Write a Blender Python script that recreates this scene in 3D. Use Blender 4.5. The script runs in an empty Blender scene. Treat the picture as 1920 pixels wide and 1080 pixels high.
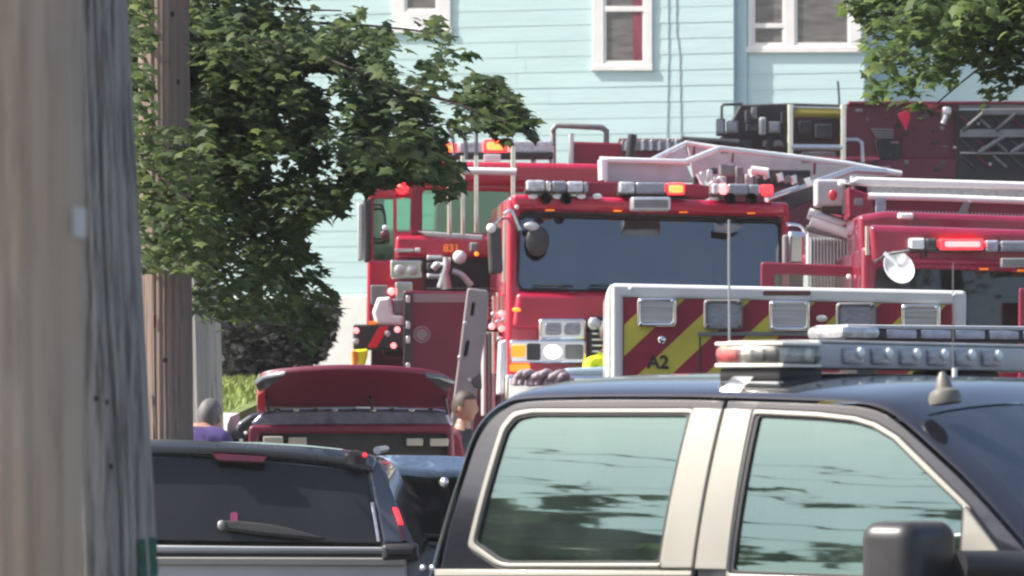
import bpy, bmesh, math, random
import numpy as np
from mathutils import Vector, Matrix
random.seed(11); np.random.seed(11)
sc = bpy.context.scene; COL = sc.collection
R = math.radians

# ---------------------------------------------------------------- camera, sky, sun, exposure
FPX, YH, HC = 9600.0, 800.0, 1.8          # focal length in picture pixels (1920 wide), eye level row, eye height
cam = bpy.data.objects.new('camera', bpy.data.cameras.new('camera')); COL.objects.link(cam)
cam.data.sensor_width = 36.0; cam.data.lens = FPX / 1920 * 36
cam.data.shift_y = (YH - 540) / 1920
cam.location = (0, 0, HC); cam.rotation_euler = (R(90), 0, 0)
cam.data.clip_start = 0.5; cam.data.clip_end = 6000
cam.data.dof.use_dof = True; cam.data.dof.focus_distance = 27; cam.data.dof.aperture_fstop = 10
sc.camera = cam
SUN_EL, SUN_AZ = 46.0, -88.0               # degrees; azimuth measured from +Y towards +X
w = bpy.data.worlds.new('World'); sc.world = w; w.use_nodes = True
nt = w.node_tree; bg = nt.nodes['Background']
sky = nt.nodes.new('ShaderNodeTexSky'); sky.sky_type = 'NISHITA'; sky.sun_disc = False
sky.sun_elevation = R(SUN_EL); sky.sun_rotation = R(SUN_AZ); sky.air_density = 1.0; sky.dust_density = 3.2; sky.ozone_density = .7
nt.links.new(sky.outputs[0], bg.inputs[0]); bg.inputs[1].default_value = 0.118
sl = bpy.data.lights.new('sun', 'SUN'); sl.energy = 5.0; sl.angle = R(0.55); sl.color = (1, .95, .87)
so = bpy.data.objects.new('sun', sl); COL.objects.link(so)
sdir = Vector((math.sin(R(SUN_AZ)) * math.cos(R(SUN_EL)), math.cos(R(SUN_AZ)) * math.cos(R(SUN_EL)), math.sin(R(SUN_EL))))
so.rotation_euler = (-sdir).to_track_quat('-Z', 'Y').to_euler(); so.location = (-20, 0, 30)
sc.view_settings.view_transform = 'Standard'; sc.view_settings.look = 'None'
sc.view_settings.exposure = 1.0; sc.view_settings.gamma = 1; sc.view_settings.use_curve_mapping = False
try:
    sc.cycles.pixel_filter_type = 'BLACKMAN_HARRIS'; sc.cycles.filter_width = 2.3
    sc.cycles.max_bounces = 5; sc.cycles.transparent_max_bounces = 8
except Exception: pass

# ---------------------------------------------------------------- materials
def lin(h):
    h = h.lstrip('#'); v = [int(h[i:i+2], 16) / 255 for i in (0, 2, 4)]
    return tuple(c / 12.92 if c <= .04045 else ((c + .055) / 1.055) ** 2.4 for c in v)
def mat(name, col, rough=.5, metal=0., coat=0., spec=.5, var=.12, vscale=6., bump=0., bscale=30., stretch=(1, 1, 1), emit=None, estr=0., rvar=.1):
    m = bpy.data.materials.new(name); m.use_nodes = True
    t = m.node_tree; b = t.nodes['Principled BSDF']
    c = lin(col) if isinstance(col, str) else col
    b.inputs['Roughness'].default_value = rough; b.inputs['Metallic'].default_value = metal
    b.inputs['Coat Weight'].default_value = coat; b.inputs['Coat Roughness'].default_value = .06
    b.inputs['Specular IOR Level'].default_value = spec
    b.inputs['Base Color'].default_value = (*c, 1)
    if emit:
        b.inputs['Emission Color'].default_value = (*emit, 1); b.inputs['Emission Strength'].default_value = estr
    if var or bump:
        tc = t.nodes.new('ShaderNodeTexCoord'); mp = t.nodes.new('ShaderNodeMapping'); mp.inputs['Scale'].default_value = stretch
        t.links.new(tc.outputs['Object'], mp.inputs['Vector'])
    if var:
        n = t.nodes.new('ShaderNodeTexNoise'); n.inputs['Scale'].default_value = vscale; n.inputs['Detail'].default_value = 6
        t.links.new(mp.outputs[0], n.inputs['Vector'])
        mx = t.nodes.new('ShaderNodeMix'); mx.data_type = 'RGBA'
        mx.inputs[6].default_value = (*[x * (1 - var) for x in c], 1); mx.inputs[7].default_value = (*[min(1, x * (1 + var) + var * .01) for x in c], 1)
        mr = t.nodes.new('ShaderNodeMapRange'); mr.inputs[1].default_value = .3; mr.inputs[2].default_value = .7
        t.links.new(n.outputs[0], mr.inputs[0]); t.links.new(mr.outputs[0], mx.inputs[0]); t.links.new(mx.outputs[2], b.inputs['Base Color'])
        if rvar:
            m2 = t.nodes.new('ShaderNodeMapRange'); m2.inputs[3].default_value = max(.02, rough - rvar * .4); m2.inputs[4].default_value = min(1, rough + rvar)
            t.links.new(n.outputs[0], m2.inputs[0]); t.links.new(m2.outputs[0], b.inputs['Roughness'])
    if bump:
        n2 = t.nodes.new('ShaderNodeTexNoise'); n2.inputs['Scale'].default_value = bscale; n2.inputs['Detail'].default_value = 4
        t.links.new(mp.outputs[0], n2.inputs['Vector'])
        bp = t.nodes.new('ShaderNodeBump'); bp.inputs['Strength'].default_value = bump; bp.inputs['Distance'].default_value = .02
        t.links.new(n2.outputs[0], bp.inputs['Height']); t.links.new(bp.outputs[0], b.inputs['Normal'])
    return m
def glass(name, tint, refl, fac, rough=.03, bump=.0, bscale=(1, 1, 1), pale_lift=.0, lift_col=(.4, .4, .4)):
    """a tinted pane: part mirror-like film, part see-through tint"""
    m = bpy.data.materials.new(name); m.use_nodes = True; t = m.node_tree
    for n in list(t.nodes):
        if n.type != 'OUTPUT_MATERIAL': t.nodes.remove(n)
    o = [n for n in t.nodes if n.type == 'OUTPUT_MATERIAL'][0]
    tr = t.nodes.new('ShaderNodeBsdfTransparent'); tr.inputs[0].default_value = (*tint, 1)
    gl = t.nodes.new('ShaderNodeBsdfGlossy'); gl.inputs['Color'].default_value = (*refl, 1); gl.inputs['Roughness'].default_value = rough
    lw = t.nodes.new('ShaderNodeLayerWeight'); lw.inputs[0].default_value = .25
    ma = t.nodes.new('ShaderNodeMath'); ma.operation = 'MULTIPLY_ADD'; ma.inputs[1].default_value = 1 - fac; ma.inputs[2].default_value = fac
    t.links.new(lw.outputs['Fresnel'], ma.inputs[0])
    mx = t.nodes.new('ShaderNodeMixShader')
    t.links.new(ma.outputs[0], mx.inputs[0]); t.links.new(tr.outputs[0], mx.inputs[1]); t.links.new(gl.outputs[0], mx.inputs[2]); t.links.new(mx.outputs[0], o.inputs[0])
    if pale_lift:                                   # pale diffuse film added to lift the panes' dark reflections
        df = t.nodes.new('ShaderNodeBsdfDiffuse'); df.inputs[0].default_value = (*lift_col, 1); m2 = t.nodes.new('ShaderNodeMixShader')
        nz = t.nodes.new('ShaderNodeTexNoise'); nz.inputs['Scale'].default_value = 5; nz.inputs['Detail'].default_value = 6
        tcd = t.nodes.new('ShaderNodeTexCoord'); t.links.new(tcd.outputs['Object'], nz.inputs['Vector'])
        dm = t.nodes.new('ShaderNodeMapRange'); dm.inputs[1].default_value = .3; dm.inputs[2].default_value = .7; dm.inputs[3].default_value = pale_lift * .4; dm.inputs[4].default_value = pale_lift * 1.6
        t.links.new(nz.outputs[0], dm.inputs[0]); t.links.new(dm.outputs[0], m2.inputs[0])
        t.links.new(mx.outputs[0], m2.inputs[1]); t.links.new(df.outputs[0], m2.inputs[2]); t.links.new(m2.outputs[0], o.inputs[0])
    if bump:
        tc = t.nodes.new('ShaderNodeTexCoord'); mp = t.nodes.new('ShaderNodeMapping'); mp.inputs['Scale'].default_value = bscale
        n = t.nodes.new('ShaderNodeTexNoise'); n.inputs['Scale'].default_value = 1; n.inputs['Detail'].default_value = 2
        bp = t.nodes.new('ShaderNodeBump'); bp.inputs['Strength'].default_value = 1; bp.inputs['Distance'].default_value = bump
        t.links.new(tc.outputs['Object'], mp.inputs[0]); t.links.new(mp.outputs[0], n.inputs['Vector']); t.links.new(n.outputs[0], bp.inputs['Height']); t.links.new(bp.outputs[0], gl.inputs['Normal'])
    return m
def wood(name, ca, cb, cc, scale=9., bump=.5, over=.55, lo=.34):
    m = bpy.data.materials.new(name); m.use_nodes = True; t = m.node_tree; b = t.nodes['Principled BSDF']; b.inputs['Roughness'].default_value = .85
    tc = t.nodes.new('ShaderNodeTexCoord'); mp = t.nodes.new('ShaderNodeMapping'); mp.inputs['Scale'].default_value = (1, 1, .05)
    t.links.new(tc.outputs['Object'], mp.inputs[0])
    n1 = t.nodes.new('ShaderNodeTexNoise'); n1.inputs['Scale'].default_value = scale; n1.inputs['Detail'].default_value = 5; n1.inputs['Distortion'].default_value = .6
    n2 = t.nodes.new('ShaderNodeTexNoise'); n2.inputs['Scale'].default_value = scale * 5; n2.inputs['Detail'].default_value = 8; n2.inputs['Roughness'].default_value = .7
    n3 = t.nodes.new('ShaderNodeTexNoise'); n3.inputs['Scale'].default_value = 2.2; n3.inputs['Detail'].default_value = 3
    t.links.new(mp.outputs[0], n1.inputs['Vector']); t.links.new(mp.outputs[0], n2.inputs['Vector']); t.links.new(tc.outputs['Object'], n3.inputs['Vector'])
    r = t.nodes.new('ShaderNodeValToRGB'); e = r.color_ramp.elements
    e[0].position = .32; e[0].color = (*lin(ca), 1); e[1].position = .68; e[1].color = (*lin(cb), 1)
    t.links.new(n1.outputs[0], r.inputs[0])
    r2 = t.nodes.new('ShaderNodeValToRGB'); e = r2.color_ramp.elements
    e[0].position = lo; e[0].color = (.22, .2, .19, 1); e[1].position = lo + .13; e[1].color = (1, 1, 1, 1)
    t.links.new(n2.outputs[0], r2.inputs[0])
    mx = t.nodes.new('ShaderNodeMix'); mx.data_type = 'RGBA'; mx.blend_type = 'MULTIPLY'; mx.inputs[0].default_value = over
    t.links.new(r.outputs[0], mx.inputs[6]); t.links.new(r2.outputs[0], mx.inputs[7])
    mx2 = t.nodes.new('ShaderNodeMix'); mx2.data_type = 'RGBA'; mx2.inputs[7].default_value = (*lin(cc), 1)
    mr = t.nodes.new('ShaderNodeMapRange'); mr.inputs[1].default_value = .45; mr.inputs[2].default_value = .7; mr.inputs[4].default_value = .6
    t.links.new(n3.outputs[0], mr.inputs[0]); t.links.new(mr.outputs[0], mx2.inputs[0]); t.links.new(mx.outputs[2], mx2.inputs[6])
    t.links.new(mx2.outputs[2], b.inputs['Base Color'])
    bp = t.nodes.new('ShaderNodeBump'); bp.inputs['Strength'].default_value = bump; bp.inputs['Distance'].default_value = .012
    t.links.new(n2.outputs[0], bp.inputs['Height']); t.links.new(bp.outputs[0], b.inputs['Normal'])
    return m
def leafmat(name, c1, c2, c3):
    m = bpy.data.materials.new(name); m.use_nodes = True; t = m.node_tree; b = t.nodes['Principled BSDF']
    at_ = t.nodes.new('ShaderNodeAttribute'); at_.attribute_name = 'tint'
    oi = t.nodes.new('ShaderNodeObjectInfo')
    ad = t.nodes.new('ShaderNodeMath'); ad.operation = 'ADD'; t.links.new(at_.outputs['Fac'], ad.inputs[0]); 
    ml = t.nodes.new('ShaderNodeMath'); ml.operation = 'MULTIPLY'; ml.inputs[1].default_value = .999; t.links.new(oi.outputs['Random'], ml.inputs[0]); t.links.new(ml.outputs[0], ad.inputs[1])
    fr_ = t.nodes.new('ShaderNodeMath'); fr_.operation = 'FRACT'; t.links.new(ad.outputs[0], fr_.inputs[0])
    r = t.nodes.new('ShaderNodeValToRGB'); e = r.color_ramp.elements
    e[0].color = (*c1, 1); e[1].color = (*c3, 1); x = e.new(.7); x.color = (*c2, 1)
    t.links.new(fr_.outputs[0], r.inputs[0]); t.links.new(r.outputs[0], b.inputs['Base Color'])
    b.inputs['Roughness'].default_value = .6; b.inputs['Specular IOR Level'].default_value = .25
    tl = t.nodes.new('ShaderNodeBsdfTranslucent'); t.links.new(r.outputs[0], tl.inputs[0])
    mx = t.nodes.new('ShaderNodeMixShader'); mx.inputs[0].default_value = .45
    o = [n for n in t.nodes if n.type == 'OUTPUT_MATERIAL'][0]
    t.links.new(b.outputs[0], mx.inputs[1]); t.links.new(tl.outputs[0], mx.inputs[2]); t.links.new(mx.outputs[0], o.inputs[0])
    return m

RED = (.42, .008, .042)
M = dict(
    red=mat('fire_red_paint', RED, .22, 0, 1, var=.1, vscale=2.5, rvar=.12),
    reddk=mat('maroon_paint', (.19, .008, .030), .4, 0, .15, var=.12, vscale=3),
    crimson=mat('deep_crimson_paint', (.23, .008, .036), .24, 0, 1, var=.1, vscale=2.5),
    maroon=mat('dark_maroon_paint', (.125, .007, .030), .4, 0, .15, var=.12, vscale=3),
    black=mat('black_paint', (.012, .013, .019), .16, 0, 1, var=.25, vscale=2, rvar=.1),
    grayp=mat('slate_gray_paint', (.07, .08, .095), .25, .3, 1, var=.15, vscale=2.5),
    silverp=mat('silver_gray_paint', (.42, .43, .44), .35, .3, .6, var=.1, vscale=3),
    white=mat('white_gloss_paint', (.78, .79, .78), .25, 0, .6, var=.05),
    whitetrim=mat('house_trim_white', (.8, .77, .74), .5, var=.06, vscale=4),
    cream=mat('cream_wall_paint', (.8, .77, .7), .7, var=.06, vscale=3, bump=.1),
    alu=mat('brushed_aluminium', (.62, .63, .64), .34, .85, var=.12, vscale=14, stretch=(1, 1, 6)),
    alup=mat('aluminium_plate', (.46, .465, .475), .5, .1, var=.12, vscale=8),
    chrome=mat('chrome', (.82, .82, .83), .09, 1, var=.08, vscale=6, rvar=.1),
    stain=mat('stainless_trim', (.30, .285, .25), .4, .1, .2, var=.05, vscale=5),
    rubber=mat('black_rubber', (.022, .022, .023), .6, var=.2, vscale=9),
    plast=mat('black_plastic', (.028, .027, .030), .38, var=.2, vscale=8),
    dark=mat('dark_interior', (.024, .022, .024), .7, var=.3, vscale=5),
    dkgray=mat('dark_gray_metal', (.06, .058, .06), .45, .3, var=.25, vscale=7),
    gray=mat('gray_metal', (.2, .2, .2), .45, .3, var=.2, vscale=7),
    boardg=mat('gray_board_plastic', (.21, .195, .2), .5, var=.08, vscale=5),
    lens=mat('clear_lens', (.55, .56, .58), .12, .35, .6, var=.3, vscale=25, bump=.3, bscale=60),
    lensg=mat('gray_lens', (.26, .27, .31), .15, .3, .8, var=.25, vscale=20, stretch=(1, 1, 4), bump=.2, bscale=40),
    lensblue=mat('bluish_lens', (.36, .36, .44), .2, .2, .6, var=.3, vscale=18),
    redlens=mat('red_lens', (.45, .01, .02), .15, 0, .8, var=.15),
    dkredlens=mat('dark_red_lens', (.09, .006, .016), .15, 0, .8, var=.15),
    amber=mat('amber_lens', (.9, .25, .01), .2, 0, .6, var=.1, emit=(1, .2, .01), estr=.25),
    framew=mat('white_aluminium_frame', (.64, .65, .66), .4, .1, .3, var=.06),
    bezel=mat('cream_lamp_lens', (.38, .36, .30), .4, var=.1),
    wsdark=glass('dark_windshield_glass', (.10, .10, .11), (.8, .85, .9), .07, .03, pale_lift=.03),
    yellowref=mat('olive_yellow_reflective', (.52, .45, .055), .45, var=.12, vscale=6),
    rubberw=mat('tyre_rubber', (.02, .02, .02), .75, var=.2, vscale=12),
    litorange=mat('lit_orange_lamp', (1, .3, .1), .3, emit=(1, .115, .02), estr=2.6, var=0),
    litred=mat('lit_red_lamp', (1, .05, .05), .3, emit=(1, .014, .022), estr=2.2, var=0),
    litpink=mat('lit_red_strobe', (1, .3, .3), .3, emit=(1, .22, .22), estr=1.3, var=0),
    litamber=mat('lit_amber_lamp', (1, .4, .05), .3, emit=(1, .2, .01), estr=.8, var=0),
    litwhite=mat('lit_headlamp', (1, 1, .95), .3, emit=(1, 1, .93), estr=.7, var=0),
    skin=mat('skin', (.33, .18, .13), .5, var=.1),
    hairbr=mat('brown_hair', (.04, .026, .018), .6, var=.3, vscale=60, stretch=(1, 1, .2)),
    hairgr=mat('gray_hair', (.10, .095, .095), .6, var=.3, vscale=60, stretch=(1, 1, .2)),
    purple=mat('purple_cloth', (.06, .04, .16), .8, var=.2, vscale=12, bump=.3, bscale=14),
    navy=mat('navy_cloth', (.015, .017, .03), .85, var=.2, vscale=12, bump=.3, bscale=14),
    hivis=mat('hi_vis_yellow_cloth', (.80, .95, .02), .7, var=.12, vscale=10, bump=.3, bscale=14),
    orangec=mat('orange_cloth', (.95, .3, .04), .7, var=.1, bump=.3, bscale=14),
    winglass=glass('teal_window_film', (.30, .46, .42), (.37, .50, .47), .38, .02, bump=.0006, bscale=(.7, .7, 16), pale_lift=.05, lift_col=(.34, .46, .42)),
    dkglass=mat('dark_window_glass', (.022, .021, .023), .08, 0, .15, spec=.3, var=.2, vscale=1.5, rvar=.02),
    wsglass=glass('windshield_glass', (.18, .19, .22), (.85, .92, 1), .14, .02, pale_lift=.04),
    clearglass=glass('clear_glass', (.85, .88, .86), (.9, 1, .95), .08, .03),
    greenglass=glass('green_cab_glass', (.45, .75, .62), (.75, 1, .9), .22, .03),
    houseglass=mat('house_window_glass', (.14, .125, .122), .1, 0, .5, var=.35, vscale=3, stretch=(1, 1, 5), rvar=.05),
    curtain=mat('red_curtain', (.22, .045, .07), .8, var=.3, vscale=9, stretch=(3, 3, .3)),
)

# ---------------------------------------------------------------- building helpers
def link(name, me, parent=None, m=None, smooth=35):
    ob = bpy.data.objects.new(name, me); COL.objects.link(ob)
    if parent is not None: ob.parent = parent
    if m is not None and not me.materials: me.materials.append(M[m] if isinstance(m, str) else m)
    if smooth:
        me.polygons.foreach_set('use_smooth', [True] * len(me.polygons))
        me.set_sharp_from_angle(angle=R(smooth))
    return ob
def tag(o, label, cat=None, group=None, kind=None):
    o['label'] = label
    if cat: o['category'] = cat
    if group: o['group'] = group
    if kind: o['kind'] = kind
    return o
def ray(px, py): return Vector(((px - 960) / FPX, 1, (YH - py) / FPX))
CAM = Vector((0, 0, HC))
def at(px, py, d): return CAM + ray(px, py) * d

class Frame:
    """a thing's own axes: x to the right, y away from the camera, z up, origin on the ground"""
    def __init__(s, name, label, cat, px, d, z, yaw=0, roll=0, group=None, pitch=0):
        p = at(px, 0, d); s.o = bpy.data.objects.new(name, None); COL.objects.link(s.o)
        s.o.empty_display_size = .3
        s.M = Matrix.Translation((p.x, d, z)) @ Matrix.Rotation(R(yaw), 4, 'Z') @ Matrix.Rotation(R(roll), 4, 'Y') @ Matrix.Rotation(R(pitch), 4, 'X')
        s.o.matrix_world = s.M; s.inv = s.M.inverted()
        tag(s.o, label, cat, group)
    def p(s, px, py, y):
        o = s.inv @ CAM; d = s.inv.to_3x3() @ ray(px, py)
        return o + d * ((y - o.y) / d.y)
class Pl:
    """a flat face of a thing: u to the right, v up the face, w out of it"""
    def __init__(s, fr, y=0., tilt=0., z0=0., x0=0., yaw=0.):
        s.fr = fr; a = R(tilt)
        m3 = Matrix(((1, 0, 0), (0, math.sin(a), -math.cos(a)), (0, math.cos(a), math.sin(a))))
        s.M = Matrix.Translation((x0, y, z0)) @ Matrix.Rotation(R(yaw), 4, 'Z') @ m3.to_4x4()
        s.inv = (fr.M @ s.M).inverted()
    def uv(s, px, py):
        o = s.inv @ CAM; d = s.inv.to_3x3() @ ray(px, py); q = o - d * (o.z / d.z)
        return (q.x, q.y)
def rr(x0, y0, x1, y1, r=0, seg=4):
    return rnd([(x0, y0), (x1, y0), (x1, y1), (x0, y1)], r, seg)
def rnd(pts, r, seg=4):
    if not r: return list(pts)
    out = []; n = len(pts)
    for i in range(n):
        p0, p, p1 = (Vector(pts[(i + k) % n]) for k in (-1, 0, 1))
        a, b = p0 - p, p1 - p
        rr_ = min(r, a.length * .48, b.length * .48); A = p + a.normalized() * rr_; B = p + b.normalized() * rr_
        for k in range(seg + 1):
            t = k / seg; q = A * (1 - t) ** 2 + p * 2 * t * (1 - t) + B * t * t; out.append((q.x, q.y))
    return out
def crv(pts, n=6):
    """open smooth line through the points"""
    P = [Vector(p) for p in pts]; P = [P[0] * 2 - P[1]] + P + [P[-1] * 2 - P[-2]]; out = []
    for i in range(1, len(P) - 2):
        a, b, c, d = P[i - 1:i + 3]
        for k in range(n):
            t = k / n
            out.append(.5 * ((2 * b) + (c - a) * t + (2 * a - 5 * b + 4 * c - d) * t * t + (3 * b - a - 3 * c + d) * t ** 3))
    out.append(P[-2]); return [tuple(q) for q in out]
def inset(l, k):
    cx = sum(p[0] for p in l) / len(l); cy = sum(p[1] for p in l) / len(l); return [(cx + (x - cx) * k, cy + (y - cy) * k) for x, y in l]
def circ(cx, cy, r, n=20, sy=1.): return [(cx + r * math.cos(2 * math.pi * k / n), cy + r * sy * math.sin(2 * math.pi * k / n)) for k in range(n)]
def curve_mesh(loops, th, bev, res=2):
    bev = min(bev, th * .45)
    cu = bpy.data.curves.new('c', 'CURVE'); cu.dimensions = '2D'; cu.fill_mode = 'BOTH'
    cu.extrude = th / 2 - bev; cu.bevel_depth = bev; cu.bevel_resolution = res; cu.offset = -bev
    for l in loops:
        sp = cu.splines.new('POLY'); sp.points.add(len(l) - 1)
        for p, c in zip(sp.points, l): p.co = (c[0], c[1], 0, 1)
        sp.use_cyclic_u = True
    ob = bpy.data.objects.new('c', cu); me = bpy.data.meshes.new_from_object(ob)
    bpy.data.objects.remove(ob); bpy.data.curves.remove(cu)
    return me
def plate(pl, name, loops, m, th=.02, off=0., bev=.003, parent=None, uv=False, bend=None, smooth=35):
    """an outline (with holes) on a face of a thing, given thickness and rounded edges"""
    L = [[(p if uv else pl.uv(*p)) for p in l] for l in loops]
    me = curve_mesh(L, th, bev); me.transform(Matrix.Translation((0, 0, off - th / 2)))
    if bend:
        v0, v1, B = bend; bm = bmesh.new(); bm.from_mesh(me)
        for k in range(1, 18):
            bmesh.ops.bisect_plane(bm, geom=bm.verts[:] + bm.edges[:] + bm.faces[:], plane_co=(0, v0 + (v1 - v0) * k / 18, 0), plane_no=(0, 1, 0))
        for v in bm.verts:
            t = (v.co.y - v0) / (v1 - v0); v.co.z += B * 4 * t * (1 - t) if 0 < t < 1 else 0
        bm.to_mesh(me); bm.free()
    me.transform(pl.M)
    return link(name, me, parent or pl.fr.o, m, smooth)
def box(fr, name, x0, x1, y0, y1, z0, z1, m, bev=.01, parent=None, seg=2):
    bm = bmesh.new(); bmesh.ops.create_cube(bm, size=1, matrix=Matrix.Translation(((x0 + x1) / 2, (y0 + y1) / 2, (z0 + z1) / 2)) @ Matrix.Diagonal((x1 - x0, y1 - y0, z1 - z0, 1)))
    if bev: bmesh.ops.bevel(bm, geom=bm.edges[:], offset=bev, segments=seg, affect='EDGES', profile=.5)
    me = bpy.data.meshes.new(name); bm.to_mesh(me); bm.free()
    return link(name, me, parent or fr.o, m)
def tube_mesh(pts, r, res=4, r2=None):
    cu = bpy.data.curves.new('c', 'CURVE'); cu.dimensions = '3D'; cu.bevel_depth = 1; cu.bevel_resolution = res; cu.use_fill_caps = True
    sp = cu.splines.new('POLY'); sp.points.add(len(pts) - 1); n = len(pts)
    for i, (p, c) in enumerate(zip(sp.points, pts)):
        p.co = (*c, 1); p.radius = r if r2 is None else r + (r2 - r) * i / (n - 1)
    ob = bpy.data.objects.new('c', cu); me = bpy.data.meshes.new_from_object(ob)
    bpy.data.objects.remove(ob); bpy.data.curves.remove(cu); return me
def tube(fr, name, pts, r, m, parent=None, res=3, local=False, r2=None, sm=False):
    P = [Vector(p) if local else fr.p(*p) for p in pts]
    if sm: P = [Vector(q) for q in crv(P, 5)]
    return link(name, tube_mesh(P, r, res, r2), parent or fr.o, m, 60)
def lathe_mesh(prof, n=24, Mx=None):
    """profile of (radius, height) turned about z"""
    bm = bmesh.new(); rings = []
    for r_, h in prof:
        rings.append([bm.verts.new((r_ * math.cos(2 * math.pi * k / n), r_ * math.sin(2 * math.pi * k / n), h)) for k in range(n)] if r_ > 1e-6 else [bm.verts.new((0, 0, h))])
    for a, b in zip(rings, rings[1:]):
        for k in range(n):
            k2 = (k + 1) % n
            f = [a[k % len(a)], a[k2 % len(a)], b[k2 % len(b)], b[k % len(b)]]; u = []
            [u.append(v) for v in f if v not in u]
            if len(u) > 2: bm.faces.new(u)
    bmesh.ops.recalc_face_normals(bm, faces=bm.faces)
    me = bpy.data.meshes.new('lathe'); bm.to_mesh(me); bm.free()
    if Mx: me.transform(Mx)
    return me
def dome(pl, name, px, py, rpx, m, bulge=.4, off=0., parent=None, sy=1.):
    u, v = pl.uv(px, py); u2, _ = pl.uv(px + rpx, py); r = abs(u2 - u)
    prof = [(r, -r * .3), (r, 0)] + [(r * math.cos(a), r * bulge * math.sin(a)) for a in (.3, .6, .9, 1.2, 1.4)] + [(0, r * bulge)]
    return link(name, lathe_mesh(prof, 20, pl.M @ Matrix.Translation((u, v, off)) @ Matrix.Diagonal((1, sy, 1, 1))), parent or pl.fr.o, m)
def wheel(fr, x, y, r, wd, axis='x'):
    rot = Matrix.Rotation(R(90), 4, 'Y' if axis == 'x' else 'X')
    T = Matrix.Translation((x, y, r)) @ rot; h = wd / 2
    t = link('wheel', lathe_mesh([(r * .6, -h), (r * .93, -h), (r, -h * .7), (r, h * .7), (r * .93, h), (r * .6, h), (r * .6, -h)], 28, T), fr.o, 'rubberw')
    link('rim', lathe_mesh([(0, -h * .75), (r * .25, -h * .8), (r * .5, -h * .6), (r * .6, -h * .85), (r * .6, h * .85), (r * .5, h * .6), (r * .25, h * .8), (0, h * .75)], 20, T), t, 'alu')
def loft(fr, name, secs, m, parent=None, smooth=40):
    bm = bmesh.new(); rows = [[bm.verts.new(p) for p in s] for s in secs]; n = len(secs[0])
    for a, b in zip(rows, rows[1:]):
        for k in range(n): bm.faces.new((a[k], a[(k + 1) % n], b[(k + 1) % n], b[k]))
    bm.faces.new(rows[0]); bm.faces.new(list(reversed(rows[-1])))
    bmesh.ops.recalc_face_normals(bm, faces=bm.faces)
    me = bpy.data.meshes.new(name); bm.to_mesh(me); bm.free()
    return link(name, me, parent or fr.o, m, smooth)
def sec(y, w0, z0, wb, zb, wr, zr, crown=.03, r=.1, shear=0.):
    """half outline of a car body across, mirrored; shear moves the upper edge along y"""
    h = [(w0 * .9, z0), (w0, z0 + .06), (wb, z0 + (zb - z0) * .55), (wb * .985, zb)]
    for k in range(6):
        a = math.pi / 2 * k / 5; h.append((wr - r + r * math.cos(a), zr - r + r * math.sin(a)))
    h += [(wr * .6, zr + crown * .6), (wr * .3, zr + crown * .9)]
    full = h + [(0, zr + crown)] + [(-a, b) for a, b in reversed(h)]
    return [Vector((a, y + shear * (b - zb) / max(.05, zr - zb) if b > zb else y, b)) for a, b in full]
def text(pl, s, px, py, hpx, m, bold=.0, off=.004, parent=None, name='lettering', width=1.):
    cu = bpy.data.curves.new('t', 'FONT'); cu.body = s; cu.align_x = 'CENTER'; cu.align_y = 'CENTER'; cu.extrude = .001; cu.offset = bold
    ob = bpy.data.objects.new('t', cu); me = bpy.data.meshes.new_from_object(ob); bpy.data.objects.remove(ob)
    u, v = pl.uv(px, py); h = abs(pl.uv(px, py + hpx)[1] - v) / .7
    me.transform(pl.M @ Matrix.Translation((u, v, off)) @ Matrix.Diagonal((h * width, h, 1, 1)))
    return link(name, me, parent or pl.fr.o, m, 0)

# ---------------------------------------------------------------- ground
RY = [-30, 28, 34, 38, 44, 48, 57, 70, 120, 400]; RZ = [0, 0, .02, .12, .75, 1.15, 1.9, 2.3, 2.6, 3]
def road_z(y): return float(np.interp(y, RY, RZ))
def bank_z(x, y):
    r = road_z(y); tgt = max(r, float(np.interp(y, [30, 34, 36, 38, 44, 48, 57, 70], [0, .22, .5, 1.86, 2.02, 2.2, 2.25, 2.35])))
    t = min(1, max(0, (-1.97 - x) / .14)); return r + (tgt - r) * t * t * (3 - 2 * t)
def sheet(name, xs, ys, zf, m, dz=0.):
    V = [(x, y, zf(x, y) + dz) for y in ys for x in xs]; n = len(xs)
    Fc = [(j * n + i, j * n + i + 1, (j + 1) * n + i + 1, (j + 1) * n + i) for j in range(len(ys) - 1) for i in range(n - 1)]
    me = bpy.data.meshes.new(name); me.from_pydata(V, [], Fc); o = link(name, me, None, m, 60); o['kind'] = 'structure'; return o
asphalt = mat('asphalt', (.055, .055, .056), .9, var=.35, vscale=3, bump=.4, bscale=60)
grassm = mat('grass_ground', (.10, .14, .03), .9, var=.35, vscale=2.5, bump=.8, bscale=25)
concrete = mat('concrete', (.42, .40, .37), .9, var=.15, vscale=3, bump=.2, bscale=40)
sheet('ground', [-900, -200, -40, -6, 0, 12, 40, 200, 900], [-300, -50, 0, 28, 34, 38, 44, 48, 57, 70, 120, 400, 3000], lambda x, y: road_z(y) - .02, mat('gray_gravel_ground', (.13, .13, .135), .95, var=.3, vscale=.6))
sheet('road', [-2.05, 0, 3, 7, 11], list(np.linspace(-30, 28, 8)) + list(np.linspace(30, 70, 24)), lambda x, y: road_z(y), asphalt)
sheet('sidewalk', [-3.4, -2.9, -2.6, -2.35, -2.2, -2.11, -2.05, -2.0, -1.97], list(np.linspace(30, 39.6, 24)), bank_z, concrete, .004)
sheet('lawn', [-14, -9, -6, -4.5, -3.5, -3.0, -2.6, -2.4, -2.3, -2.2, -2.11, -2.05, -2.0, -1.97], list(np.linspace(39.6, 69, 40)), bank_z, grassm, .006)
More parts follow.
